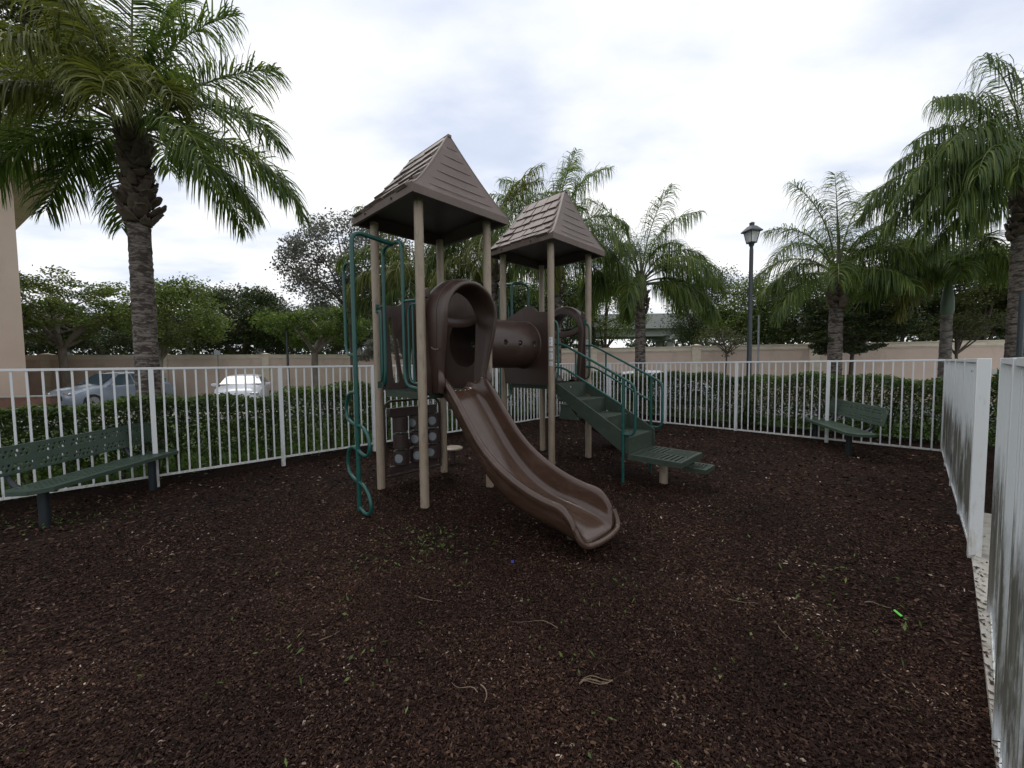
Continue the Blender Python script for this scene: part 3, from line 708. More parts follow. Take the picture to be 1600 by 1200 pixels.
# ================================================================== BENCHES
def bench(loc,rz,label):
    root=empty('park_bench',loc,rz,label,'bench','green perforated benches')
    Ls=1.10
    # seat: x from -.42 (back) to 0 (front), chamfered ends; lower leading edge
    outer=[(-.42,-Ls+.10),(-.30,-Ls),(-.10,-Ls),(0.0,-Ls+.16),(0.0,Ls-.16),(-.10,Ls),(-.30,Ls),(-.42,Ls-.10)]
    holes=[]
    ny=36
    for i in range(ny):
        y=-Ls+.15+i*(2*Ls-.30)/(ny-1)
        if i%9==8: continue
        for x in (-.36,-.295,-.23,-.165,-.10):
            holes.append([(x-.020,y-.011),(x+.020,y-.011),(x+.025,y),(x+.020,y+.011),(x-.020,y+.011),(x-.025,y)])
    b=MB(); b.plate(outer,holes,.012,lambda u,v,t:(u,v,.494+t))
    # rolled edges
    ring=[(p[0],p[1],.476) for p in outer]; ring.append(ring[0])
    for i in range(len(ring)-1):
        a=Vector(ring[i]); c=Vector(ring[i+1]); d=(c-a); m=(a+c)/2; an=math.atan2(d.y,d.x)
        b.box(m,(d.length+.004,.014,.045),an)
    seat=b.build('seat','bench',root,ang=30)
    # backrest: leaning plate with four rows of holes, z .63-.96 above ground
    lean=.16
    bo=[(-Ls+.03,.03),(-Ls,.10),(-Ls,.24),(-Ls+.06,.33),(Ls-.06,.33),(Ls,.24),(Ls,.10),(Ls-.03,.03)]
    hs=[]
    ny=34
    for i in range(ny):
        y=-Ls+.12+i*(2*Ls-.28)/(ny-1)
        for z in (.075,.125,.23,.28):
            if i%7==6: continue
            hs.append(circle(y+(.5*(2*Ls-.28)/(ny-1) if z in(.125,.28) else 0),z,.0185,8))
    b=MB(); fn=lambda u,v,t:(-.47-lean*(v)+t,u,.62+v)
    b.plate(bo,hs,.012,fn)
    for z,dx in ((.335,-.01),(.028,-.01)):
        b.box((-.47-lean*z-.012,0,.62+z),(.035,2*Ls-.12,.012))
    b.build('backrest','bench',root,ang=30)
    for s in (-1,1):
        y=s*.76-.12
        b=MB(); b.tube([(-.17,y,-.2),(-.17,y,.46)],.048,18); b.build('leg','benchleg',root)
        b=MB(); b.tube(bez([(-.03,y,.455),(-.40,y,.455),(-.52,y,.56),(-.555,y,.90)],8),.03,12); b.build('bracket','benchleg',root)
    return root
bench((-5.33,5.34,-.12),.092,'long green perforated metal bench on the left beside the taller climbing tower side of the fence')
bench((6.32,7.90,-.075),2.816,'green perforated metal bench near the right corner of the white fence')
for o in [o for o in bpy.data.objects if o.name=='park_bench' or o.name.startswith('park_bench.')]:
    o['label']='larger green bench cut off by the left edge, backing onto the hedge' if o.location.x<0 else 'smaller green bench in front of the white fence by its far right corner'

# ================================================================== FENCES
CORN_BL=np.linalg.solve(np.array([FN,BM]),np.array([-8.30,10.83]))
CORN_BR=np.array([8.05,7.255])
def fence(label,A,B,ts,mat,gapfn,first=True,last=True,hgt=1.73,pw=.062,rail=True):
    A=np.array(A,float); B=np.array(B,float); Lf=np.linalg.norm(B-A); d=(B-A)/Lf; an=math.atan2(d[1],d[0])
    root=empty('picket_fence',(A[0],A[1],0),an,label,'fence')
    ts=[t for t in ts if 0<=t<=Lf+.01]
    for t in ts:
        w=A+d*t; g=float(terr(w[0],w[1],False))
        b=MB(); b.box((t,0,(g-.15+hgt-.002)/2+.0),(pw,pw,hgt-.002-(g-.15))); p=b.build('post',mat,root,bevel=.003)
    for a,c in zip(ts[:-1],ts[1:]):
        b=MB(); n=max(1,round((c-a)/.138)); st=(c-a)/n
        for k in range(1,n): b.box((a+st*k+random.uniform(-.003,.003),0,(.035+hgt-.03)/2),(.0235,.0235,hgt-.03-.035),rot=Matrix.Rotation(random.gauss(0,.0025),3,'Y')@Matrix.Rotation(random.gauss(0,.02),3,'Z'))
        pn=b.build('picket_panel',mat,root)
        b=MB(); b.box(((a+c)/2,0,hgt-.018),(c-a,.042,.036)); b.build('top_rail',mat,pn,bevel=.003)
        b=MB(); b.box(((a+c)/2,0,.020),(c-a-pw-.004,.032,.034)); b.build('bottom_rail',mat,pn)
    return root
tA=-1.74-1.77   # start of the left fence, outside the frame
LA=FN*-8.30+FD*tA; LB=CORN_BL; LL=np.linalg.norm(LB-LA)
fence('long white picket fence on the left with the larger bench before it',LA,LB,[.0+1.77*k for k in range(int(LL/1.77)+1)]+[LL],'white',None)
tb=[-7.9]+[-6.70,-4.905,-3.098,-1.301]
# back fence parameterised along BD
BL_t=float(CORN_BL@BD); 
BA=CORN_BL; BB=CORN_BR; BLn=np.linalg.norm(BB-BA)
bt=[.0]+[v-BL_t for v in (-6.70,-4.905,-3.098,-1.301)]+[BLn]
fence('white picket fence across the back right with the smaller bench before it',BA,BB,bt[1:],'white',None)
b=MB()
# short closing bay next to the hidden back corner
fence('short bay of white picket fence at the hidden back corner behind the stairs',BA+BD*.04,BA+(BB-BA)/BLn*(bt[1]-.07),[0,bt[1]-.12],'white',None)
GP=np.array([4.04,3.36]); NP=np.array([3.21,2.54])
RLn=np.linalg.norm(GP-CORN_BR)
d=(GP-CORN_BR)/RLn
fr=fence('algae stained white picket fence seen edge on, from the corner to the gate post',CORN_BR+d*.07,GP,[1.3,2.75,4.2,RLn-.07],'algae',None)
# first bay starting at the corner
an=math.atan2(d[1],d[0])
b=MB(); 
for k in range(9): b.box((.02+.138*k,0,.865),(.0235,.0235,1.66))
pn=b.build('picket_panel','algae',fr); b=MB(); b.box((.63,0,1.712),(1.34,.042,.036)); b.build('top_rail','algae',pn); b=MB(); b.box((.63,0,.02),(1.27,.032,.034)); b.build('bottom_rail','algae',pn)
# wide gate post with latch
b=MB(); b.box((RLn-.02,0,.815),(.08,.08,1.83)); b.build('gate_post','white',fr,bevel=.004)
b=MB(); b.box((RLn-.10,-.055,1.62),(.09,.012,.016)); b.box((RLn-.10,.055,1.62),(.09,.012,.016)); b.box((RLn-.06,.06,1.62),(.02,.03,.04)); b.build('latch','bolt',fr)
NE=np.array([1.0,.67])
dn=(NE-NP); ln=np.linalg.norm(dn); dn/=ln
fence('nearest white picket fence bay streaked with dark algae at the right edge',NP,NE,[0,1.35,ln],'algae',None,pw=.06)
# mow strip
b=MB(); a=atZ(1509,800)[:2]; c=atZ(1557,1200)[:2]; c=c+(c-a)*.35
q=np.array([-(c-a)[1],(c-a)[0]]); q/=np.linalg.norm(q); q=q if q[0]>0 else -q
pts=[a,a+q*.28,c+q*.28,c]
b.add([(p[0],p[1],.030) for p in pts]+[(p[0],p[1],-.12) for p in pts],[(0,1,2,3),(0,4,5,1),(1,5,6,2),(2,6,7,3),(3,7,4,0)])
o=b.build('concrete_strip','paleconc',None); tag(o,kind='structure')

# ================================================================== GROUND, ROAD
def sheet(name,x0,x1,y0,y1,st,fn,mat,kind='structure',mask=None):
    xs=np.arange(x0,x1+st*.5,st); ys=np.arange(y0,y1+st*.5,st); X,Y=np.meshgrid(xs,ys,indexing='ij')
    V=np.stack([X,Y,fn(X,Y)],-1).reshape(-1,3); idx=np.arange(X.size).reshape(X.shape)
    q=np.stack([idx[:-1,:-1],idx[1:,:-1],idx[1:,1:],idx[:-1,1:]],-1).reshape(-1,4)
    if mask is not None:
        c=V[q].mean(1); q=q[mask(c[:,0],c[:,1])]
    o=npobj(name,V,q,mat,None,smooth=True); o['kind']=kind; return o
def inside(x,y,m=.12):
    s=x*FN[0]+y*FN[1]; 
    # right fence line
    e=(NE-CORN_BR); e=e/np.linalg.norm(e); nr=np.array([-e[1],e[0]])
    if nr@(np.array([0,5])-CORN_BR)<0: nr=-nr
    r=(x-CORN_BR[0])*nr[0]+(y-CORN_BR[1])*nr[1]
    return (s>-8.30-m-(.75 if m>.12 else 0))&(x*BM[0]+y*BM[1]<10.83+m+(1.3 if m>.12 else 0))&(r>-m-(1.5 if m>.12 else 0))
sheet('mulch_bed',-11,10,-4.5,14.5,.075,lambda X,Y:terr(X,Y),'mulch',mask=lambda x,y:inside(x,y,.15)&(y>-4))
# outer ground: graded grid, finer close by
def graded():
    a=np.concatenate([-np.geomspace(300,16,14),np.linspace(-15,15,61),np.geomspace(16,300,14)])
    X,Y=np.meshgrid(a,a+4,indexing='ij')
    Z=terr(X,Y,False)-.035-.05*np.clip(np.hypot(X,Y-4)-30,0,40)/40
    ins=inside(X,Y,-.3); Z=np.where(ins,Z-.08,Z)
    V=np.stack([X,Y,Z],-1).reshape(-1,3); idx=np.arange(X.size).reshape(X.shape)
    q=np.stack([idx[:-1,:-1],idx[1:,:-1],idx[1:,1:],idx[:-1,1:]],-1).reshape(-1,4)
    o=npobj('lawn',V,q,'lawn',None,smooth=True); o['kind']='structure'
graded()
def strip(name,P0,P1,w,z,th,mat):
    P0=np.array(P0,float);P1=np.array(P1,float); d=P1-P0; L_=np.linalg.norm(d); d/=L_; q=np.array([-d[1],d[0]])*w/2
    b=MB(); pts=[P0-q,P1-q,P1+q,P0+q]
    b.add([(p[0],p[1],z) for p in pts]+[(p[0],p[1],z-th) for p in pts],[(0,1,2,3),(0,4,5,1),(1,5,6,2),(2,6,7,3),(3,7,4,0)])
    o=b.build(name,mat,None,smooth=False); tag(o,kind='structure'); return o
strip('parking_road',(-36,10.6),(-3,20.4),9.0,-.10,.2,'asphalt')
strip('kerb',(-34.8,15.5),(-4.0,24.8),.16,.03,.3,'paleconc')
strip('road',(-4.5,18.6),(30,9.3),6.0,-.02,.2,'asphalt')
strip('pavement',(-33,8.6),(-6,16.6),1.2,-.06,.2,'paleconc')

# ================================================================== MULCH CHIPS
def scatter(n,rfun,amin,amax):
    r=rfun(n); a=rng.uniform(amin,amax,n); return r*np.sin(a),r*np.cos(a)
def chips(name,n,r0,r1,l0,l1,seed):
    r=np.sqrt(rng.uniform(r0*r0,r1*r1,n)); a=rng.uniform(R(-62),R(58),n); x=r*np.sin(a); y=r*np.cos(a)
    k=inside(x+rng.uniform(-.1,.16,n),y,.05); x,y=x[k],y[k]; n=len(x)
    z=terr(x,y)+rng.uniform(.001,.012,n)
    yaw=rng.uniform(0,2*np.pi,n); pit=rng.normal(0,.26,n); rol=rng.normal(0,.42,n)
    L_=rng.uniform(l0,l1,n)*rng.choice([.5,.8,1,1.35],n); W_=L_*rng.uniform(.18,.60,n)
    d=np.stack([np.cos(yaw)*np.cos(pit),np.sin(yaw)*np.cos(pit),np.sin(pit)],-1)
    s=np.stack([-np.sin(yaw)*np.cos(rol),np.cos(yaw)*np.cos(rol),np.sin(rol)],-1)
    c=np.stack([x,y,z],-1); up=np.cross(d,s)
    h=(L_/2)[:,None]; w=(W_/2)[:,None]; tp=rng.uniform(.3,1,n)[:,None]
    V=np.stack([c-d*h-s*w*tp,c-d*h+s*w*tp,c+s*w+up*.003,c+d*h+s*w*tp*.6,c+d*h-s*w*tp*.6,c-s*w+up*.003],1)
    F_=np.arange(n)[:,None]*6+np.array([[0,5,2,1]]); F2=np.arange(n)[:,None]*6+np.array([[5,4,3,2]])
    o=npobj(name,V.reshape(-1,3),np.concatenate([F_,F2]),'chips'); o['kind']='stuff'; return o
def allchips():
    obs=[chips('c',190000,1.35,3.4,.008,.022,1),chips('c',140000,3.2,6.0,.012,.028,2),chips('c',85000,5.8,13.5,.024,.05,3)]
    Vs=[];Fs=[];o=0
    for ob in obs:
        me=ob.data; v=np.empty(len(me.vertices)*3,dtype=np.float32); me.vertices.foreach_get('co',v); l=np.empty(len(me.loops),dtype=np.int32); me.loops.foreach_get('vertex_index',l)
        Vs.append(v.reshape(-1,3)); Fs.append(l.reshape(-1,4)+o); o+=len(me.vertices)
        bpy.data.objects.remove(ob)
    ob=npobj('mulch_chips',np.concatenate(Vs),np.concatenate(Fs),'chips'); tag(ob,'loose dark brown wood chips with paler slivers scattered over the play area','mulch chips',kind='stuff')
allchips()
k_=260; t_=rng.uniform(0,1.25,k_); o_=np.abs(rng.normal(0,.035,k_)); A_=atZ(1509,800)[:2]; B_=atZ(1557,1200)[:2]; q_=np.array([-(B_-A_)[1],(B_-A_)[0]]); q_/=np.linalg.norm(q_); q_=q_ if q_[0]>0 else -q_
P_=A_+(B_-A_)*t_[:,None]+q_*o_[:,None]; n_=k_; yw=rng.uniform(0,6.28,n_); l_=rng.uniform(.012,.03,n_); w_=l_*rng.uniform(.3,.6,n_)
d_=np.stack([np.cos(yw)*l_/2,np.sin(yw)*l_/2,rng.uniform(-.003,.003,n_)],-1); e_=np.stack([-np.sin(yw)*w_/2,np.cos(yw)*w_/2,rng.uniform(-.003,.003,n_)],-1); c_=np.column_stack([P_,np.full(n_,.037)])
o=npobj('spilled_chips',np.stack([c_-d_-e_,c_+d_-e_*.6,c_+d_*.9+e_,c_-d_+e_*.8],1).reshape(-1,3),np.arange(n_*4).reshape(n_,4),'chips'); tag(o,'dark wood chips spilled over the edge of the concrete strip','spilled chips',kind='stuff')
# fallen leaves, weeds and twigs
def quadleaves(P,Lf,W_,nrm_up=.8,seed=0,bend=.25):
    n=len(P); yaw=rng.uniform(0,2*np.pi,n); 
    nn=rng.normal(0,1,(n,3)); nn[:,2]=np.abs(nn[:,2])*(1+nrm_up*2); nn/=np.linalg.norm(nn,axis=1,keepdims=True)
    t=rng.normal(0,1,(n,3)); t-=nn*(t*nn).sum(1,keepdims=True); t/=np.linalg.norm(t,axis=1,keepdims=True); s=np.cross(nn,t)
    L_=(np.asarray(Lf)*np.ones(n))[:,None]; w=(np.asarray(W_)*np.ones(n))[:,None]
    V=np.stack([P-t*L_*.5,P+s*w*.5-nn*L_*bend*.0,P+t*L_*.5-nn*L_*bend*.3,P-s*w*.5],1)
    return V.reshape(-1,3),np.arange(n*4).reshape(n,4)
litter=[]
for k in range(110):
    r=math.sqrt(rng.uniform(1.6**2,5.5**2)); a=rng.uniform(R(-55),R(48)); litter.append((r*math.sin(a),r*math.cos(a)))
litter=np.array(litter); k=inside(litter[:,0],litter[:,1],-.1); litter=litter[k]
P=np.column_stack([litter,terr(litter[:,0],litter[:,1])+.014])
V,Fq=quadleaves(P,rng.uniform(.02,.05,len(P)),rng.uniform(.01,.022,len(P)),1.5)
tag(npobj('fallen_leaves',V,Fq,'weed'),'small green and yellow leaves lying about on the mulch','fallen leaves',kind='stuff')
wp=[]
for (px,py,s,n) in ((672,842,.22,55),(690,868,.25,40),(655,862,.2,30),(1300,925,.25,35),(912,1045,.05,8),(560,1040,.1,10),(420,1040,.12,14),(960,900,.3,26),(590,905,.3,25),(1250,960,.2,15),(130,800,.3,90),(60,790,.3,60)):
    g=atZ(px,py,0); 
    for _ in range(n):
        dx,dy=rng.normal(0,s,2); wp.append((g[0]+dx,g[1]+dy))
wp=np.array(wp); P=np.column_stack([wp,terr(wp[:,0],wp[:,1])+rng.uniform(.01,.05,len(wp))])
V,Fq=quadleaves(P,rng.uniform(.025,.06,len(P)),rng.uniform(.006,.02,len(P)),.2)
tag(npobj('weeds',V,Fq,'weed'),'sparse green weed sprouts growing through the mulch','weeds',kind='stuff')
tw=[((1138,942),(1182,950),.004,'pale twig to the right of the centre on the mulch'),((1350,944),(1392,953),.006,'thicker twig left of the lime green scrap'),((655,935),(690,945),.004,'reddish twig in the middle of the mulch'),((745,1088),(708,1068),.004,'bent twig near the bottom centre'),((754,1074),(760,1104),.006,'short stout twig pointing at the camera near the bottom centre'),((498,1006),(532,992),.004,'thin grey twig at the left of the foreground mulch'),((872,982),(800,968),.003,'long thin twig below the slide exit'),((1218,985),(1234,1008),.004,'small twig to the lower left of the lime green scrap'),((905,1075),(955,1066),.007,'fibrous curled bark strip in the foreground')]
for (a,c,r,lab) in tw:
    A=atZ(*a); C=atZ(*c); m=(A+C)/2; pts=[]
    for t in np.linspace(0,1,7):
        p=A+(C-A)*t; q=np.array([-(C-A)[1],(C-A)[0],0])*.10*math.sin(t*5+r*900)
        p=p+q; pts.append((p[0]-m[0],p[1]-m[1],float(terr(p[0],p[1]))+.016+.006*math.sin(t*7)))
    r*=.62
    b=MB(); b.tube(pts,[r,r*1.1,r,r*.9,r*.8,r*.6,r*.35],7)
    if r>.004:
        for s_ in (-1,1): b.tube([(p[0]+.012*s_*math.sin(i*.5),p[1]+.02*s_*math.sin(i*.52),p[2]+.004) for i,p in enumerate(pts)],r*.5,6)
    o=b.build('twig','twig',None); o.location=(m[0],m[1],0); tag(o,lab,'twig','twigs lying on the mulch')
for (px,py,mat,nm,lab,s) in ((1403,963,'greenplastic','plastic_scrap','lime green plastic scrap standing out on the dark mulch',(.010,.026,.006)),(801,880,'blueplastic','plastic_scrap','small dark blue plastic scrap below the slide',(.013,.016,.010))):
    g=atZ(px,py,0); b=MB(); b.plate([(-s[0],-s[1]),(s[0],-s[1]*.9),(s[0]*.9,s[1]),(0,s[1]*1.1),(-s[0],s[1]*.9)],[],s[2],lambda u,v,t:(u,v,t)); o=b.build(nm,mat,None,bevel=.002); o.location=(g[0],g[1],float(terr(g[0],g[1]))+.022); o.rotation_euler=(.25,.1,.1); tag(o,lab,'plastic scrap')
# grass tufts outside the left and back fences
def blades():
    n=42000
    t=rng.uniform(-2,15,n); s=-9.35-rng.uniform(.05,2.4,n)
    x=FN[0]*s+FD[0]*t; y=FN[1]*s+FD[1]*t
    u=rng.uniform(-9,1.5,14000); m_=10.83+rng.uniform(1.9,3.6,14000); x=np.concatenate([x,BM[0]*m_+BD[0]*u]); y=np.concatenate([y,BM[1]*m_+BD[1]*u]); n=len(x)
    z=terr(x,y,False)-.04; h=rng.uniform(.04,.11,n); w=rng.uniform(.004,.009,n); a=rng.uniform(0,6.28,n); ln=rng.normal(0,.04,(n,2))
    d=np.stack([np.cos(a)*w,np.sin(a)*w,0*w],-1); B=np.stack([x,y,z],-1); T=B+np.column_stack([ln,h])
    V=np.stack([B-d,B+d,T+d*.15,T-d*.15],1).reshape(-1,3)
    tag(npobj('grass_tufts',V,np.arange(n*4).reshape(n,4),'blade'),'short bright grass growing along the outside of the white fence','grass',kind='stuff')
blades()

# ================================================================== HEDGES
def hedge(name,label,P0,P1,w,h,z0,n,mat,lsize=.06,bare=.25,topn=.16,hfun=None):
    P0=np.array(P0,float);P1=np.array(P1,float); L_=np.linalg.norm(P1-P0); d=(P1-P0)/L_; q=np.array([-d[1],d[0]]); an=math.atan2(d[1],d[0])
    root=empty(name,(P0[0],P0[1],0),an,label,'hedge')
    u=rng.uniform(0,L_,n); 
    # shell-biased sampling of the box section
    side=rng.random(n); v=np.where(side<.42,-w/2+rng.exponential(.10,n),np.where(side<.66,w/2-rng.exponential(.10,n),rng.uniform(-w/2,w/2,n)))
    v=np.clip(v,-w/2,w/2)
    zz=np.where(side<.66,rng.uniform(0,1,n)**.8,np.where(side<.86,1-rng.exponential(.05,n),rng.uniform(.1,1,n)))
    hh_=h*(1+.035*np.sin(u*1.9)+.03*np.sin(u*5.3+1)) if hfun is None else hfun(u)
    bul=.06*np.sin(u*2.7+zz*3)+.05*np.sin(u*6.1-zz*7+2)
    keep=(zz>bare)|(rng.random(n)<.30+.4*zz); 
    P=np.stack([u,v+bul,z0+zz*hh_+rng.normal(0,.022,n)],-1)[keep]; zz=zz[keep]
    # stray shoots
    k=len(P)
    V,Fq=quadleaves(P,rng.uniform(.7,1.3,k)*lsize,rng.uniform(.35,.6,k)*lsize,.3)
    npobj('foliage',V,Fq,mat,root)
    b=MB(); rr=random.Random(5)
    for i in range(int(L_/.42)):
        x=.2+i*.42+rr.uniform(-.1,.1); y=rr.uniform(-.12,.12)
        for k in range(3):
            b.tube([(x,y,z0-.1),(x+rr.uniform(-.12,.12),y+rr.uniform(-.1,.1),z0+h*.4),(x+rr.uniform(-.3,.3),y+rr.uniform(-.25,.25),z0+h*.88)],[.016,.012,.006],6)
    b.build('stem','darkbark',root)
    return root
off=.85
def LP(t,o): return FN*(-8.30-o)+FD*t
def BP(u,o): return BM*(10.83+o)+BD*u
hf=lambda u:1.38+.04*np.sin(u*1.9)+.03*np.sin(u*5.3)
hedge('hedge','long loose hedge with glossy leaves behind the left fence',LP(-4,off),LP(4.6,off),.8,1.36,-.16,50000,'hedge',.072,hfun=lambda u:1.32+.05*np.sin(u*1.9)+.04*np.sin(u*5.3)+.10*sstep(5.6,6.2,u))
hedge('hedge','taller far part of the left hedge beside the climbing pole',LP(4.75,off+.35),LP(11.5,off+.35),.8,1.5,-.12,30000,'hedge',.07)
hedge('hedge','dense clipped dark green hedge behind the back right fence',BP(-9.0,1.25),BP(1.3,1.25),.95,1.40,-.05,80000,'hedgeback',.062,bare=.10)
e=(GP-CORN_BR); e/=np.linalg.norm(e); nr=np.array([-e[1],e[0]]); nr=nr if nr@(np.array([10,0])-CORN_BR)>0 else -nr
hedge('hedge','bright topped hedge outside the gate gap at the right edge',CORN_BR+nr*1.15-e*1.0,GP+nr*1.05+e*.1,.9,1.52,-.04,36000,'hedgeback',.058,bare=.1)

# ================================================================== PERIMETER WALLS
def wall(label,A,B,step,off0,h=2.42,z0=-.15):
    A=np.array(A,float);B=np.array(B,float); L_=np.linalg.norm(B-A); d=(B-A)/L_; an=math.atan2(d[1],d[0])
    root=empty('boundary_wall',(A[0],A[1],0),an,label,'wall')
    b=MB(); b.box((L_/2,0,(z0-.3+h-.16)/2),(L_,.18,h-.16-z0+.3)); b.build('wall_face','stucco',root,smooth=False)
    b=MB(); b.box((L_/2,0,h-.08),(L_,.26,.16)); b.box((L_/2,0,h+.015),(L_,.32,.03)); b.box((L_/2,0,h-.185),(L_,.21,.05)); b.build('coping','trim',root,smooth=False)
    t=off0
    while t<L_:
        b=MB(); b.box((t,0,(z0-.3+h+.04)/2),(.36,.36,h+.04-z0+.3)); b.box((t,0,h+.055),(.44,.44,.03)); b.add([(t-.2,-.2,h+.07),(t+.2,-.2,h+.07),(t+.2,.2,h+.07),(t-.2,.2,h+.07),(t,0,h+.13)],[(0,1,4),(1,2,4),(2,3,4),(3,0,4)]); b.build('pilaster','trim',root,smooth=False)
        t+=step
    return root
def PX(px,Z): return np.array([(px-800)/F*Z,Z])
wall('long pink beige stucco wall with cream pilasters behind the parked cars on the left',PX(-260,18.4),PX(640,26.7),5.05,2.6)
wall('pink beige stucco wall with cream cap behind the palms on the right',PX(560,22.6),PX(1760,14.3),4.62,4.05)

# ================================================================== BUILDING at the left edge, OVERPASS
def building():
    c=PX(42,17.0); root=empty('apartment_building',(c[0],c[1],0),1.02,'beige stucco building corner with overhanging eave at the left edge','building')
    hz=10.1
    b=MB(); b.box((-7,6,hz/2-.2),(14,12,hz+.4)); b.build('wall','bstucco',root,smooth=False)
    b=MB(); b.box((-7+.55,6-.0,hz+.02),(15.1+.6,14.0,.10)); b.build('soffit','trim',root,smooth=False)
    b=MB(); 
    x0,x1,y0,y1=-14.6,1.4,-1.02,13.02
    for (cx,cy,sx,sy) in (((x0+x1)/2,y0,x1-x0,.06),((x0+x1)/2,y1,x1-x0,.06),(x0,(y0+y1)/2,.06,y1-y0-.06),(x1,(y0+y1)/2,.06,y1-y0-.06)): b.box((cx,cy,hz+.13),(sx,sy,.34))
    b.build('fascia','trim',root,smooth=False)
    b=MB(); z=hz+.30; b.add([(x0,y0,z),(x1,y0,z),(x1,y1,z),(x0,y1,z),(x0+6,6,z+2.3),(x1-6,6,z+2.3)],[(0,1,5,4),(1,2,5),(2,3,4,5),(3,0,4),(3,2,1,0)]); b.build('roof','rooftile',root,smooth=False)
    for zz in (1.4,4.4,7.2):
        w=MB(); w.box((-5,-.02,zz+.6),(1.6,.10,1.5)); f=w.build('window','trim',root,smooth=False)
        w=MB(); w.box((-5,-.075,zz+.6),(1.4,.02,1.3)); w.build('pane','glass',f,smooth=False)
    return root
building()
b=MB(); 
c=PX(8,15.6); o=empty('planter_wall',(c[0],c[1],0),.3,'low reddish brown planter wall at the foot of the beige building','planter')
M['brick']=mottled('red brown block',(.13,.065,.045),(.2,.11,.08),5,.85,.06,bump=.3,bscale=40)
b.box((0,0,.22),(2.9,.35,.75)); b.build('blocks','brick',o,smooth=False); b=MB(); b.box((0,0,.62),(3.0,.42,.05)); b.build('cap','concrete',o,smooth=False)
def overpass():
    Y=44; root=empty('overpass',(0,Y,0),-.04,'long grey concrete overpass glimpsed between the trees beyond the wall','overpass')
    b=MB(); b.box((0,0,6.55),(150,.35,1.05)); b.build('parapet','farconc',root,smooth=False)
    b=MB(); b.box((0,4,5.75),(150,8.4,.55)); b.box((0,1.2,5.1),(150,.6,.85)); b.box((0,5.5,5.1),(150,.6,.85)); b.build('girder','farconc',root,smooth=False)
    for x in range(-66,70,12):
        b=MB(); b.box((x,3,4.5),(1.2,6.4,.5)); b.tube([(x,1.5,-.5),(x,1.5,4.3)],.4,16); b.tube([(x,5.2,-.5),(x,5.2,4.3)],.4,16); b.build('pier','farconc',root)
overpass()

# ================================================================== LAMP POSTS AND POLES
def lamp(px,Z,ytop,label,s=1.0,lean=0):
    top=atY(px,ytop,Z); x,y,h=top
    root=empty('street_lamp',(x,y,0),.2,label,'street lamp','black lantern street lamps')
    b=MB(); b.lathe([(.17*s,-.3),(.17*s,.25),(.13*s,.32),(.10*s,.5),(.085*s,.6),(.062*s,h-.95*s),(.05*s,h-.85*s),(.075*s,h-.80*s),(.09*s,h-.74*s),(.05*s,h-.70*s),(0,h-.70*s)],(0,0,0),16); b.build('pole','lamp',root)
    zb=h-.70*s; 
    def frus(b,r0,z0,r1,z1): 
        c=[(-1,-1),(1,-1),(1,1),(-1,1)]; b.add([(a*r0,q*r0,z0) for a,q in c]+[(a*r1,q*r1,z1) for a,q in c],[(0,1,5,4),(1,2,6,5),(2,3,7,6),(3,0,4,7),(3,2,1,0),(4,5,6,7)])
    b=MB(); frus(b,.105*s,zb+.02*s,.165*s,zb+.36*s); g=b.build('lantern_glass','frost',root,smooth=False)
    b=MB()
    for a in (-1,1):
        for q in (-1,1): b.tube([(a*.108*s,q*.108*s,zb),(a*.172*s,q*.172*s,zb+.37*s)],.012*s,6)
    frus(b,.12*s,zb-.02*s,.115*s,zb+.02*s); b.build('lantern_frame','lamp',root)
    b=MB(); frus(b,.235*s,zb+.36*s,.235*s,zb+.40*s); frus(b,.23*s,zb+.40*s,.10*s,zb+.56*s); frus(b,.055*s,zb+.56*s,.055*s,zb+.66*s); frus(b,.07*s,zb+.66*s,.03*s,zb+.70*s); b.build('lantern_cap','lamp',root,smooth=False)
    return root
lamp(1175,11.0,347,'tall black lantern lamp between the palms on the right',.80)
lamp(447,19.5,497,'distant black lantern lamp before the trees on the left',.75)
lamp(929,24,497,'very distant slim lantern lamp right of the shorter tower',.8)
def pole(px,Z,ytop,r,mat,label,nm='sign_post',sign=None):
    p=atY(px,ytop,Z); root=empty(nm,(p[0],p[1],0),0,label,'pole')
    b=MB(); b.tube([(0,0,-.3),(0,0,p[2])],r,10); b.build('post',mat,root)
    if sign:
        b=MB(); b.box((0,-r-.012,p[2]-sign[1]/2),(sign[0],.015,sign[1])); b.build('sign_plate','disc',root)
pole(1186,14.5,492,.035,'galv','thin grey steel pole just right of the tall lamp')
pole(340,19,548,.03,'bark','short thin sign post behind the white car',sign=(.3,.2))
pole(1598,8.2,455,.045,'lamp','dark blue pole in front of the palm at the right edge')
# low dark green utility box by the hidden corner
u=PX(896,12.2); o=empty('utility_box',(u[0],u[1],0),-.75,'low dark green utility box at the back fence corner behind the stairs','utility box')
b=MB(); c=[(-.36,-.3),(.36,-.3),(.36,.3),(-.36,.3)]; b.add([(x,y,-.1) for x,y in c]+[(x*.84,y*.84,.42) for x,y in c],[(0,1,5,4),(1,2,6,5),(2,3,7,6),(3,0,4,7),(4,5,6,7)]); b.build('body','deck',o,bevel=.02)
b=MB(); b.box((0,0,.435),(.66,.56,.05)); b.build('lid','deck',o,bevel=.015)

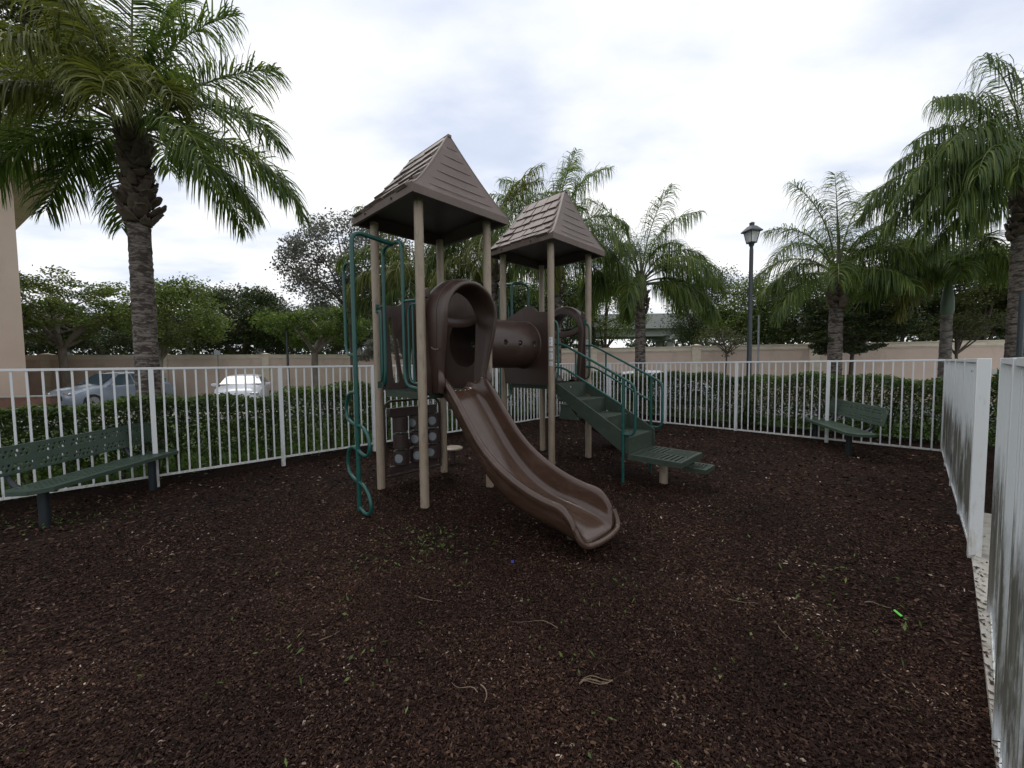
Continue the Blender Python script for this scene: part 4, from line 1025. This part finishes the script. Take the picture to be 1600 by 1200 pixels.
# ================================================================== CARS
def car(loc,rz,paint,label,suv=0):
    root=empty('parked_car',loc,rz,label,'car','cars parked beyond the hedge')
    W=.88; top=1.46+.16*suv
    # stations: y (front is -y), hood/roof height, half width at belt, half width at top, belt height
    st=[(-2.2,.62,.62,.60,.60),(-2.12,.76,.74,.66,.66),(-1.9,.90,.82,.70,.78),(-1.4,1.00,.87,.72,.90),(-1.0,1.06,.88,.74,.96),(-.30,top-.06,.88,.60,.99),(0.0,top,.88,.60,1.0),(.8,top+.01,.88,.60,1.01),(1.45,top-.05,.87,.58,1.03),(1.95,1.16,.84,.66,1.03),(2.15,.95,.80,.66,.9),(2.22,.60,.74,.6,.58)]
    def sec(y,zt,wb,wt,zb):
        h=[(wb*.93,.22),(wb*.99,.32),(wb,.55),(wb*.985,zb*.9),(wb*.96,zb)]
        h+=[(wt+.02,max(zt-.07,zb+.003)),(wt-.06,zt-.015),(wt*.5,zt+.012),(0,zt+.02)]
        return [(x,y,z) for x,z in h]+[(-x,y,z) for x,z in reversed(h[:-1])]
    rows=[sec(*s) for s in st]
    b=MB(); b.grid(rows); n=len(rows[0]); b.add(rows[0],[tuple(range(n))]); b.add(rows[-1],[tuple(range(n-1,-1,-1))])
    body=b.build('body',paint,root,ang=35)
    def patch(pts,name,off):
        v=[Vector(p) for p in pts]; nn=(v[1]-v[0]).cross(v[2]-v[0]).normalized()
        c=sum(v,Vector())/len(v); 
        if nn.dot(c-Vector((0,c.y*.3,.6)))<0: nn=-nn
        b=MB(); m=len(v); b.add([p+nn*off for p in v]+[p-nn*.01 for p in v],[tuple(range(m))]+[(i,(i+1)%m,m+(i+1)%m,m+i) for i in range(m)]); return b.build(name,'glass',root,smooth=False)
    patch([(-.76,-.97,1.075),(.76,-.97,1.075),(.60,-.36,top-.07),(-.60,-.36,top-.07)],'windscreen',.02)
    patch([(-.68,1.88,1.20),(.68,1.88,1.20),(.56,1.50,top-.08),(-.56,1.50,top-.08)],'rear_window',.02)
    for s in (-1,1):
        patch([(s*.845,-.72,1.02),(s*.845,.30,1.03),(s*.635,.22,top-.09),(s*.635,-.24,top-.10)],'side_window',.012)
        patch([(s*.845,.38,1.03),(s*.835,1.45,1.06),(s*.61,1.30,top-.11),(s*.635,.30,top-.09)],'side_window',.012)
        b=MB(); b.box((s*.99,-.70,1.06),(.20,.12,.13)); b.build('mirror',paint,root,bevel=.03)
        b=MB(); b.box((s*.60,-2.08,.70),(.34,.16,.13)); b.build('headlight','chrome',root,bevel=.03)
        for y in (-1.38,1.38):
            b=MB(); b.tube([(s*.72,y,.33),(s*.90,y,.33)],.33,28); w=b.build('wheel','rubber',root,bevel=.03)
            b=MB(); b.tube([(s*.89,y,.33),(s*.912,y,.33)],.21,20); b.build('rim','chrome',w)
    b=MB(); b.box((0,-2.19,.52),(.9,.05,.20)); b.build('grille','rubber',root,bevel=.02)
    b=MB(); b.box((0,-1.02,1.062),(1.35,.05,.02)); b.build('wiper','rubber',root)
    return root
car((-9.25,13.9,-.11),.08,'whitecar','white hatchback seen from the front beyond the hedge','')if False else car((-12.25,17.9,-.11),.47,'whitecar','white hatchback seen from the front beyond the hedge')
car((-19.6,19.3,-.11),-.22,'greycar','blue grey sport utility car half hidden behind the big left palm',1)
car((6.3,16.9,-.09),1.35,'whitecar','white car whose roof just shows above the hedge right of the stairs')

# ================================================================== PALMS
def frond_mesh(az,el,L_,droop,nl,leaf,mat,root,origin,stalk=.22,lw=.021,hang=.55,plume=.5,yaw=0,seedk=0):
    r=np.random.default_rng(seedk)
    ns=24; s=np.linspace(0,1,ns); ang=R(el)-R(droop)*s**1.25
    step=L_/(ns-1); hx=np.concatenate([[0],np.cumsum(np.cos(ang[:-1])*step)]); hz=np.concatenate([[0],np.cumsum(np.sin(ang[:-1])*step)])
    az=R(az); side=R(yaw)*s**2
    X=hx*np.cos(az+side); Y=hx*np.sin(az+side); C=np.stack([X,Y,hz],-1)+np.array(origin)
    b=MB(); rad=[.026*(1-.88*t)+.002 for t in s]; rad[0]=.045; rad[1]=.034; b.tube([tuple(p) for p in C],rad,6)
    fo=b.build('frond','rachis',root)
    # leaflets
    n=nl*2; t=np.repeat(np.linspace(stalk,1,nl),2)+r.normal(0,.004,n); t=np.clip(t,stalk,1); sg=np.tile([1,-1],nl)
    i=np.clip((t*(ns-1)).astype(int),0,ns-2); f=(t*(ns-1)-i)[:,None]; P=C[i]*(1-f)+C[i+1]*f
    T=C[i+1]-C[i]; T/=np.linalg.norm(T,axis=1,keepdims=True)
    S=np.cross(T,np.array([0,0,1.])); S/=np.linalg.norm(S,axis=1,keepdims=True)+1e-9; U=np.cross(S,T)
    ll=leaf*(.45+.75*np.sin(np.pi*np.clip((t-stalk)/(1-stalk)*.86+.12,0,1)))*r.uniform(.8,1.15,n)
    fw=.35+.75*t; up=r.normal(.25,plume,n)
    d=S*(sg*1.0)[:,None]+T*fw[:,None]+U*up[:,None]; d/=np.linalg.norm(d,axis=1,keepdims=True)
    k=5; pts=[P]; cur=P; dd=d; hg=hang*r.uniform(.6,1.4,n)
    for j in range(k-1):
        dd=dd+np.array([0,0,-1.])*hg[:,None]*(.35+.35*j); dd/=np.linalg.norm(dd,axis=1,keepdims=True); cur=cur+dd*(ll/(k-1))[:,None]; pts.append(cur)
    W_=np.cross(d,np.array([0,0,1.])+r.normal(0,.5,(n,3))); W_/=np.linalg.norm(W_,axis=1,keepdims=True)+1e-9
    prof=[.55,1,.9,.6,.08]; Vs=[]
    for j in range(k): w=W_*(lw*prof[j]*.5); Vs+= [pts[j]-w,pts[j]+w]
    V=np.stack(Vs,1).reshape(-1,3); base=(np.arange(n)*2*k)[:,None]; F_=np.concatenate([base+np.array([[2*j,2*j+1,2*j+3,2*j+2]]) for j in range(k-1)])
    npobj('leaflets',V,F_,mat,fo)
    return fo
def palm(px,Z,yb,ycrown,label,r0,r1,fronds,leaf=.55,nl=80,mat='frond',boots=14,bootlen=1.2,trunk='ptrunk',seed=1,zb=-.2,lw=.021,hang=.55,spear=True,shaft=False,lean=(0,0),plume=.5,nm='palm_tree',raise_=False,spl=1.55):
    top=atY(px,ycrown,Z); bx=px
    x,y,h=top; root=empty(nm,(x,y,0),0,label,'palm tree','palms around the playground')
    rr=random.Random(seed); n=110 if r0>.2 else 60
    path=[];rad=[]
    for i in range(n+1):
        t=i/n; path.append((lean[0]*(1-t)**1.5,lean[1]*(1-t)**1.5,zb+(h-.15-zb)*t)); rad.append((r0*(1-t)+r1*t)*(1+.15*math.exp(-t*14))+rr.uniform(-.006,.006)+(.007 if i%2 else 0))
    b=MB(); b.tube(path,rad,22); b.build('trunk',trunk,root,ang=80)
    if shaft:
        b=MB(); b.lathe([(r1*1.02,h-.15),(r1*1.25,h-.0),(r1*1.2,h+.3),(r1*.8,h+.75),(r1*.5,h+.95),(0,h+.97)],(0,0,0),18); b.build('crownshaft','shaft',root); hc=h+.85
    else:
        hc=h
        # old leaf bases, each a broad curling flap around the trunk
        b=MB()
        for i in range(boots):
            z=h-bootlen+bootlen*(i/boots)*.95; a=i*2.399+rr.uniform(-.3,.3); ra=r1*1.0
            wd=rr.uniform(.35,.75); hl=rr.uniform(.14,.34); flare=rr.uniform(.03,.15)*(1.25-.5*i/boots)+(.07+rr.uniform(0,.06))*max(0,1-abs(i/boots-.16)/.2)*(1 if boots>30 else .3); twst=rr.uniform(-.5,.5)
            rows=[]
            for k in range(6):
                f=k/5; rads=ra+.02+flare*f**1.3+.02*math.sin(3*f); zz=z+hl*f; ww=wd*(1-.55*f)
                rows.append([((rads+.03*math.cos(q*2)+rr.uniform(-.006,.006))*math.cos(a+ww*q+twst*f),(rads+.03*math.cos(q*2))*math.sin(a+ww*q+twst*f),zz-.05*abs(q)*f+(rr.uniform(-.05,.05) if k==5 else rr.uniform(-.008,.008))) for q in (-1,-.6,-.2,.2,.6,1)])
            b.grid(rows)
        b.build('old_leaf_bases','boot',root,ang=50,solid=.034)
        b=MB(); b.lathe([(r1*1.0,h-bootlen*.6),(r1*1.25,h-.3),(r1*1.25,h),(r1*.95,h+.3),(r1*.4,h+.6),(.01,h+.62)],(0,0,0),18); b.build('crown_base','boot',root)
    if spear:
        b=MB(); b.tube([(0.03,0,hc+.2),(.02,.02,hc+.2+spl*.5),(-.08,.03,hc+spl)],[.06,.045,.006],8); b.build('spear_leaf','sheath',root)
    leaf*=1.3; lw*=1.3; nl=int(nl*1.15)
    if raise_:
        hang*=1.35
        fronds=[((f[0]),f[1]+(88-f[1])*.42 if f[1]>10 else f[1]+6,f[2]*(1.2 if f[1]>10 else 1.08),f[3]*(1.22 if f[1]>10 else 1.05))+tuple(f[4:]) for f in fronds]
    for i,fr in enumerate(fronds):
        az,el,L_,dr=fr[:4]; m=fr[4] if len(fr)>4 else mat; ho=.10+.30*max(0,el)/90
        a=R(az); frond_mesh(az,el,L_,dr,nl,leaf,m,root,(r1*.55*math.cos(a),r1*.55*math.sin(a),hc+ho),lw=lw,hang=hang,plume=plume,seedk=seed*100+i)
    return root
def ring(n,seed,L_,el0=70,el1=-15,d0=60,d1=75,az0=0):
    rr=random.Random(seed); out=[]
    for i in range(n):
        f=i/(n-1); out.append(((az0+i*137.5+rr.uniform(-12,12))%360,el0+(el1-el0)*f+rr.uniform(-8,8),L_*rr.uniform(.85,1.1)*(.8+.25*math.sin(f*3)),d0+(d1-d0)*f+rr.uniform(-12,12)))
    return out
def ring2(n,seed,L_,lat=0.0,el1=-4,mats=None):
    # steep young fronds on top, strongly arching middle ones, hanging old ones below
    rr=random.Random(seed); out=[]
    for i in range(n):
        f=i/(n-1); az=(i*137.5+rr.uniform(-14,14)+seed*31)%360
        if lat: az=az-lat*math.sin(2*R(az))          # gather the fronds sideways
        el=84-(84-el1)*f**.85+rr.uniform(-6,6); dr=72+55*math.sin(math.pi*min(f*1.15,1))+rr.uniform(-12,12)
        t=(az%360,el,L_*rr.uniform(.85,1.1)*(1.02-.18*f),dr)
        if mats and rr.random()<.3: t=t+(mats,)
        out.append(t)
    return out
# azimuth 0 is to the right (+x), 90 away from the camera, 270 towards it
main=[(8,42,3.1,38),(-8,22,3.5,78),(14,10,3.7,86),(-28,2,3.3,72),(20,-12,2.6,55),(60,25,3.2,70),(-55,18,2.9,88,'frondolive'),(-85,38,2.5,100,'frondolive'),(-110,15,2.6,88,'frondolive'),(-70,58,2.5,95,'frondolive'),(120,40,3.2,80),(150,28,3.3,75),(180,15,3.2,72),(205,35,3.0,85,'frondolive'),(235,12,2.8,85,'frondolive'),(172,-8,2.8,60),(195,-5,3.0,62),(100,72,2.8,50),(30,78,3.4,48),(220,74,3.3,45,'frondolive'),(170,80,3.5,42),(320,82,3.3,50),(75,84,3.6,30),(330,40,2.2,110,'frondolive'),(300,30,2.4,105,'frondolive'),(80,5,3,70),(140,-2,3,65)]
palm(209,8.4,0,212,'biggest queen palm with shaggy brown leaf bases, on the left',.205,.175,main,.64,112,'frond',70,1.85,seed=3,lw=.024,hang=.5,lean=(0,0))
palm(-185,8.8,0,140,'queen palm at the upper left corner, its fronds hanging before the building',.24,.21,ring(17,5,3.7,70,6),.6,85,'frondolive',12,seed=4,lw=.024)
palm(1603,10.3,0,308,'tall queen palm at the right edge, fronds reaching left over the fence',.22,.20,[(200,82,3.7,80),(165,84,3.3,75),(240,84,3.5,70),(190,72,3.9,98),(182,66,3.7,112),(172,60,3.6,112),(196,56,3.7,112),(186,47,3.9,115),(176,40,3.8,112),(205,42,3.5,112),(163,46,3.8,108),(150,40,3.6,100),(188,30,3.6,100),(170,24,3.5,92),(198,24,3.3,95),(215,38,3.0,105),(183,10,3.3,78),(100,70,3,60),(250,45,2.6,105),(300,35,2.8,95),(20,50,3,80),(60,30,3,80),(340,20,3,80),(180,-6,2.7,62)],.74,110,'frond',26,1.1,seed=6,lw=.022,hang=1.5,spl=2.0)
palm(1308,12.9,0,440,'queen palm with a tall upright spear, right of the black lamp',.20,.18,[(170,86,3.3,50),(20,84,3.2,55)]+ring2(19,8,2.9,18,4),.58,90,'frond',22,.95,seed=8,lw=.019,hang=.75,spl=2.5)
palm(1001,14.2,0,450,'queen palm behind the stairs, crown arching widely to the right',.19,.17,[(165,84,3.7,62),(10,80,3.6,78),(0,50,3.4,118),(-12,36,3.2,112),(8,20,3.0,98),(0,4,3.0,72),(-20,8,2.8,80)]+ring2(18,9,2.9,20,0),.64,100,'frond',18,.9,seed=9,lw=.019,hang=1.0,spl=1.5)
palm(868,13.4,0,402,'queen palm rising directly behind the shorter tower roof',.19,.17,[(20,84,3.8,70),(150,83,3.6,72),(60,86,3.9,50)]+ring2(20,21,3.0,10,-2),.64,90,'frond',14,seed=21,lw=.019,hang=1.0,spl=2.6)
palm(768,12.6,0,405,'queen palm between the two towers with a bright new frond',.19,.17,[(175,83,3.6,80),(20,84,3.4,60,'frondolive'),(185,66,3.4,105)]+ring2(20,13,2.9,14,-4,'frondolive'),.62,90,'frond',12,seed=13,lw=.019,hang=.95)
palm(648,13.6,0,452,'pale green palm seen between the posts of the taller tower',.17,.15,ring2(22,31,2.7,10,-4,'frondolive'),.6,90,'frond',8,seed=31,lw=.019,hang=.95)
palm(1480,12.6,0,485,'foxtail palm with ringed trunk and green crownshaft, crown bushy',.17,.13,[(az_,el_,L2,dr_,mm) for az_,el_,L2,dr_,mm in ((180,28,2.9,95,'frond'),(160,55,3.2,105,'frond'),(200,50,3.0,110,'frond'),(172,62,3.2,112,'frond'),(185,40,3.1,108,'frond'),(170,18,2.9,95,'frond'),(0,34,2.6,95,'frond'),(20,50,2.3,100,'frond'),(340,45,2.1,105,'frond'),(90,70,2.4,70,'frond'),(270,45,1.8,110,'frond'),(230,35,2.0,105,'frond'),(310,30,2.0,105,'frond'),(120,40,2.3,95,'frond'),(60,40,2.3,95,'frond'),(188,5,2.4,90,'frondold'),(250,65,2,110,'frond'))],.55,95,'frond',0,0,trunk='ptrunk2',seed=15,lw=.026,hang=.6,spear=False,shaft=True,plume=.9)

# ================================================================== BROADLEAF TREES
def tree(px,Z,ybase_fork,box,label,mat,n=14000,ls=.11,bark='bark',r0=.16,clumps=60,flat=.55,seed=1,nlimb=7,holes=.0,zb=-.2,nm='shade_tree',group=None,crx=.42,depth=.8,dens=.75):
    x0,y0,x1,y1=box; A=atY(x0,y1,Z); B=atY(x1,y0,Z); cx,cz=(A[0]+B[0])/2,(A[2]+B[2])/2; rx,rz=(B[0]-A[0])/2,(B[2]-A[2])/2
    fk=atY(px,ybase_fork,Z); tx=fk[0]; fz=fk[2]
    root=empty(nm,(tx,Z,0),0,label,'tree',group)
    r=np.random.default_rng(seed); rr=random.Random(seed)
    cs=[]
    for i in range(clumps):
        for _ in range(30):
            p=r.normal(0,1,3); p/=np.linalg.norm(p); p*=r.uniform(.45,1.0)**.5
            if p[2]>-.55 or rr.random()<.25: break
        cs.append((cx-tx+p[0]*rx*.86,p[1]*rx*depth,cz+p[2]*rz*.84))
    cs=np.array(cs); cr=min(rx,rz)*crx*r.uniform(.6,1.15,clumps)
    w=cr**2; w/=w.sum(); who=r.choice(clumps,n,p=w)
    p=r.normal(0,1,(n,3)); p/=np.linalg.norm(p,axis=1,keepdims=True); p*=(r.uniform(.05,1,n)**.45)[:,None]; p*=np.where(r.random(n)<.12,1.35,1)[:,None]
    p[:,2]*=flat
    P=cs[who]+p*cr[who][:,None]
    V,Fq=quadleaves(P,r.uniform(.7,1.3,n)*ls,r.uniform(.4,.65,n)*ls,.35)
    npobj('crown',V,Fq,mat,root)
    b=MB(); b.tube(cat([(0,0,zb),(.02*rr.uniform(-3,3),0,zb+(fz-zb)*.5),(0,0,fz)],5),[r0*1.25]+[r0*1.05]*4+[r0]*4+[r0*.95]*2,12)
    order=sorted(range(clumps),key=lambda i:-cr[i])[:nlimb*3]
    for li in range(nlimb):
        tgt=cs[order[li*3%len(order)]]; mid=(tgt[0]*.45,tgt[1]*.45,fz+(tgt[2]-fz)*.42+rr.uniform(-.1,.15)*rx)
        b.tube(cat([(0,0,fz-.12),mid,tuple(tgt)],6),[r0*.62*(1-.85*k/12)+.008 for k in range(13)],8)
        for q in (1,2):
            t2=cs[order[(li*3+q)%len(order)]]
            if abs(t2[0]-mid[0])+abs(t2[2]-mid[2])<rx*1.6: b.tube(cat([mid,((mid[0]+t2[0])/2,(mid[1]+t2[1])/2,(mid[2]+t2[2])/2+.1),tuple(t2)],4),[r0*.3*(1-.8*k/8)+.006 for k in range(9)],6)
    b.build('trunk',bark,root,ang=70)
    return root
tree(97,20.0,540,(8,415,196,548),'spreading tree with pale forked trunk beside the beige building','treeg',17000,.14,r0=.17,clumps=100,flat=.38,seed=41,nlimb=8,crx=.34)
tree(250,20.5,560,(212,432,345,560),'bushy tree right behind the big left palm trunk','treeg',14000,.15,r0=.13,clumps=60,flat=.6,seed=42,nlimb=6)
tree(375,31,560,(288,440,462,575),'dark rounded tree beyond the wall above the white car','treedark',30000,.20,'darkbark',.25,clumps=90,flat=.55,seed=43,nlimb=6)
tree(492,21.5,548,(405,472,585,552),'bright green tree with forked pale trunk before the wall','treebright',15000,.14,r0=.17,clumps=60,flat=.6,seed=44,nlimb=6)
tree(546,15.5,480,(430,326,668,512),'tall sparse grey green tree behind the climbing pole','treegrey',21000,.115,'darkbark',.075,clumps=150,flat=.8,seed=45,nlimb=10,crx=.23,depth=.5)
tree(-70,11.5,330,(-150,-90,112,150),'olive tree top filling the upper left corner above the palm','treeolive',26000,.12,'darkbark',.2,clumps=80,flat=.8,seed=46,nlimb=6)
tree(600,19,565,(556,525,640,572),'pale small shrub tree behind the tower legs','treegrey',6000,.10,r0=.04,clumps=24,flat=.8,seed=47,nlimb=4)
tree(1332,13.6,548,(1252,468,1402,562),'dark layered tree with drooping twigs before the right wall','treedark',16000,.10,'darkbark',.06,clumps=70,flat=.35,seed=48,nlimb=8,crx=.3)
tree(1136,16.2,548,(1085,500,1185,560),'thin nearly bare small tree before the right wall','treeolive',900,.11,'darkbark',.03,clumps=22,flat=.6,seed=49,nlimb=7)
tree(1494,13.0,548,(1440,478,1562,545),'small bare branched tree with reddish stems by the foxtail palm','treeolive',1500,.09,'darkbark',.04,clumps=26,flat=.6,seed=50,nlimb=8)
bgt=[(60,30,475,'treedark'),(160,32,488,'treedark'),(235,30,480,'treedark'),(430,34,480,'treedark'),(520,30,470,'treedark'),(590,32,462,'treedark'),(668,29,452,'treeg'),(735,27,440,'treedark'),(812,26,432,'treedark'),(880,25,425,'treedark'),(945,24,438,'treeg'),(1105,25,448,'treedark'),(1175,22,462,'treeg'),(1243,20,455,'treedark'),(1330,21,440,'treeg'),(1400,19,430,'treedark'),(1462,20,415,'treeg'),(1530,18,400,'treeolive'),(1605,19,410,'treedark')]
names=['dark tree beyond the wall just right of the beige building','dark low tree beyond the wall behind the spreading tree','dark tree beyond the wall behind the big palm trunk','dark tree beyond the wall above the distant lamp','dark tree beyond the wall behind the bright green tree','dark tree beyond the wall behind the climbing pole','green tree beyond the wall seen through the taller tower','dark tree beyond the wall behind the slide hood','dark tree beyond the wall behind the crawl tunnel','dark tree beyond the wall behind the shorter tower','green tree beyond the wall just right of the shorter tower','dark tree beyond the wall under the wide arching palm fronds','green tree beyond the wall behind the tall lamp','dark tree beyond the wall between the lamp and the spear palm','green tree beyond the wall behind the spear palm','dark tree beyond the wall left of the foxtail palm','green tree beyond the wall behind the foxtail palm','olive tree beyond the wall between foxtail palm and right edge palm','dark tree beyond the wall at the right edge']
for k,((px,Z,yt,mt),nm_) in enumerate(zip(bgt,names)):
    hw=62 if px<1000 else 66
    yt=yt-(34 if px>900 else (12 if px<560 else 0))
    tree(px,Z,560,(px-hw,yt,px+hw,572),nm_,mt,19000 if px>560 else 12000,.17 if Z>25 else .13,'darkbark',.14,clumps=46,flat=.7,seed=60+k,nlimb=5,nm='background_tree',group='trees beyond the wall',crx=.42)

# far wood beyond the overpass
n=26000; x=rng.uniform(-85,85,n); y=rng.uniform(52,57,n); hgt=5.2+1.2*np.sin(x*.35)+.8*np.sin(x*1.1+1); z=rng.uniform(0,1,n)**.8*hgt-.3
V,Fq=quadleaves(np.column_stack([x,y,z]),rng.uniform(.4,.9,n),rng.uniform(.3,.5,n),.3)
tag(npobj('far_wood',V,Fq,'treedark'),'dark far off wood seen under the overpass','wood',kind='stuff')

# ================================================================== SKY, SUN, CAMERA
w=bpy.data.worlds.new('World'); scene.world=w; w.use_nodes=True; nt=w.node_tree; L=nt.links
bg=nt.nodes['Background']; sky=N(nt,'ShaderNodeTexSky',sky_type='NISHITA'); sky.sun_disc=False; sky.sun_elevation=R(58); sky.sun_rotation=R(-35)
tc=nt.nodes.new('ShaderNodeTexCoord'); sp=N(nt,'ShaderNodeSeparateXYZ'); L.new(tc.outputs['Generated'],sp.inputs[0])
# project the view direction on a cloud plane
zc=N(nt,'ShaderNodeMath',operation='MAXIMUM'); zc.inputs[1].default_value=.06; L.new(sp.outputs[2],zc.inputs[0])
za=N(nt,'ShaderNodeMath',operation='ADD'); za.inputs[1].default_value=.12; L.new(zc.outputs[0],za.inputs[0])
dx=N(nt,'ShaderNodeMath',operation='DIVIDE'); dy=N(nt,'ShaderNodeMath',operation='DIVIDE'); L.new(sp.outputs[0],dx.inputs[0]); L.new(za.outputs[0],dx.inputs[1]); L.new(sp.outputs[1],dy.inputs[0]); L.new(za.outputs[0],dy.inputs[1])
cv=nt.nodes.new('ShaderNodeCombineXYZ'); L.new(dx.outputs[0],cv.inputs[0]); L.new(dy.outputs[0],cv.inputs[1])
mp=N(nt,'ShaderNodeMapping'); mp.inputs['Scale'].default_value=(1.1,1.7,1); mp.inputs['Location'].default_value=(2.3,.7,0); L.new(cv.outputs[0],mp.inputs[0])
cn=N(nt,'ShaderNodeTexNoise'); cn.inputs['Scale'].default_value=1.1; cn.inputs['Detail'].default_value=7; cn.inputs['Roughness'].default_value=.5; L.new(mp.outputs[0],cn.inputs['Vector'])
cr=ramp(nt,[(.33,(7.7,8.4,9.9)),(.45,(9.1,9.5,10.3)),(.56,(10.6,10.7,10.9)),(.66,(12,12,12))]); L.new(cn.outputs['Fac'],cr.inputs[0])
# thin places let a little blue through
cr2=ramp(nt,[(.25,(.75,)*3),(.45,(.97,)*3),(.6,(1,)*3)]); L.new(cn.outputs['Fac'],cr2.inputs[0])
mx=N(nt,'ShaderNodeMixRGB'); L.new(cr2.outputs[0],mx.inputs[0]); L.new(sky.outputs[0],mx.inputs[1]); L.new(cr.outputs[0],mx.inputs[2])
L.new(mx.outputs[0],bg.inputs['Color']); bg.inputs['Strength'].default_value=.10
sun=bpy.data.lights.new('sun','SUN'); sun.energy=.8; sun.angle=R(18); sun.color=(1,.96,.9); so=bpy.data.objects.new('sun',sun); col.objects.link(so)
# same direction as the sky's sun: elevation 58, behind the left of the camera's back-left
el,rot=R(58),R(-35)
dv=Vector((math.sin(rot)*math.cos(el),math.cos(rot)*math.cos(el),math.sin(el)))
so.rotation_euler=dv.to_track_quat('Z','Y').to_euler()
cam=bpy.data.cameras.new('camera'); co=bpy.data.objects.new('camera',cam); col.objects.link(co); scene.camera=co
cam.sensor_width=36; cam.lens=F/1600*36; cam.clip_end=2000; cam.clip_start=.02
f=Vector((0,math.cos(PIT),-math.sin(PIT))); u0=Vector((0,math.sin(PIT),math.cos(PIT))); r0=Vector((1,0,0))
c,s=math.cos(ROL),math.sin(ROL)
Rv=c*r0-s*u0; Uv=s*r0+c*u0
co.matrix_world=Matrix(((Rv.x,Uv.x,-f.x,0),(Rv.y,Uv.y,-f.y,0),(Rv.z,Uv.z,-f.z,H),(0,0,0,1)))
scene.view_settings.view_transform='Standard'; scene.view_settings.look='None'; scene.view_settings.exposure=.05; scene.view_settings.gamma=1
scene.cycles.max_bounces=8; scene.cycles.transparent_max_bounces=8
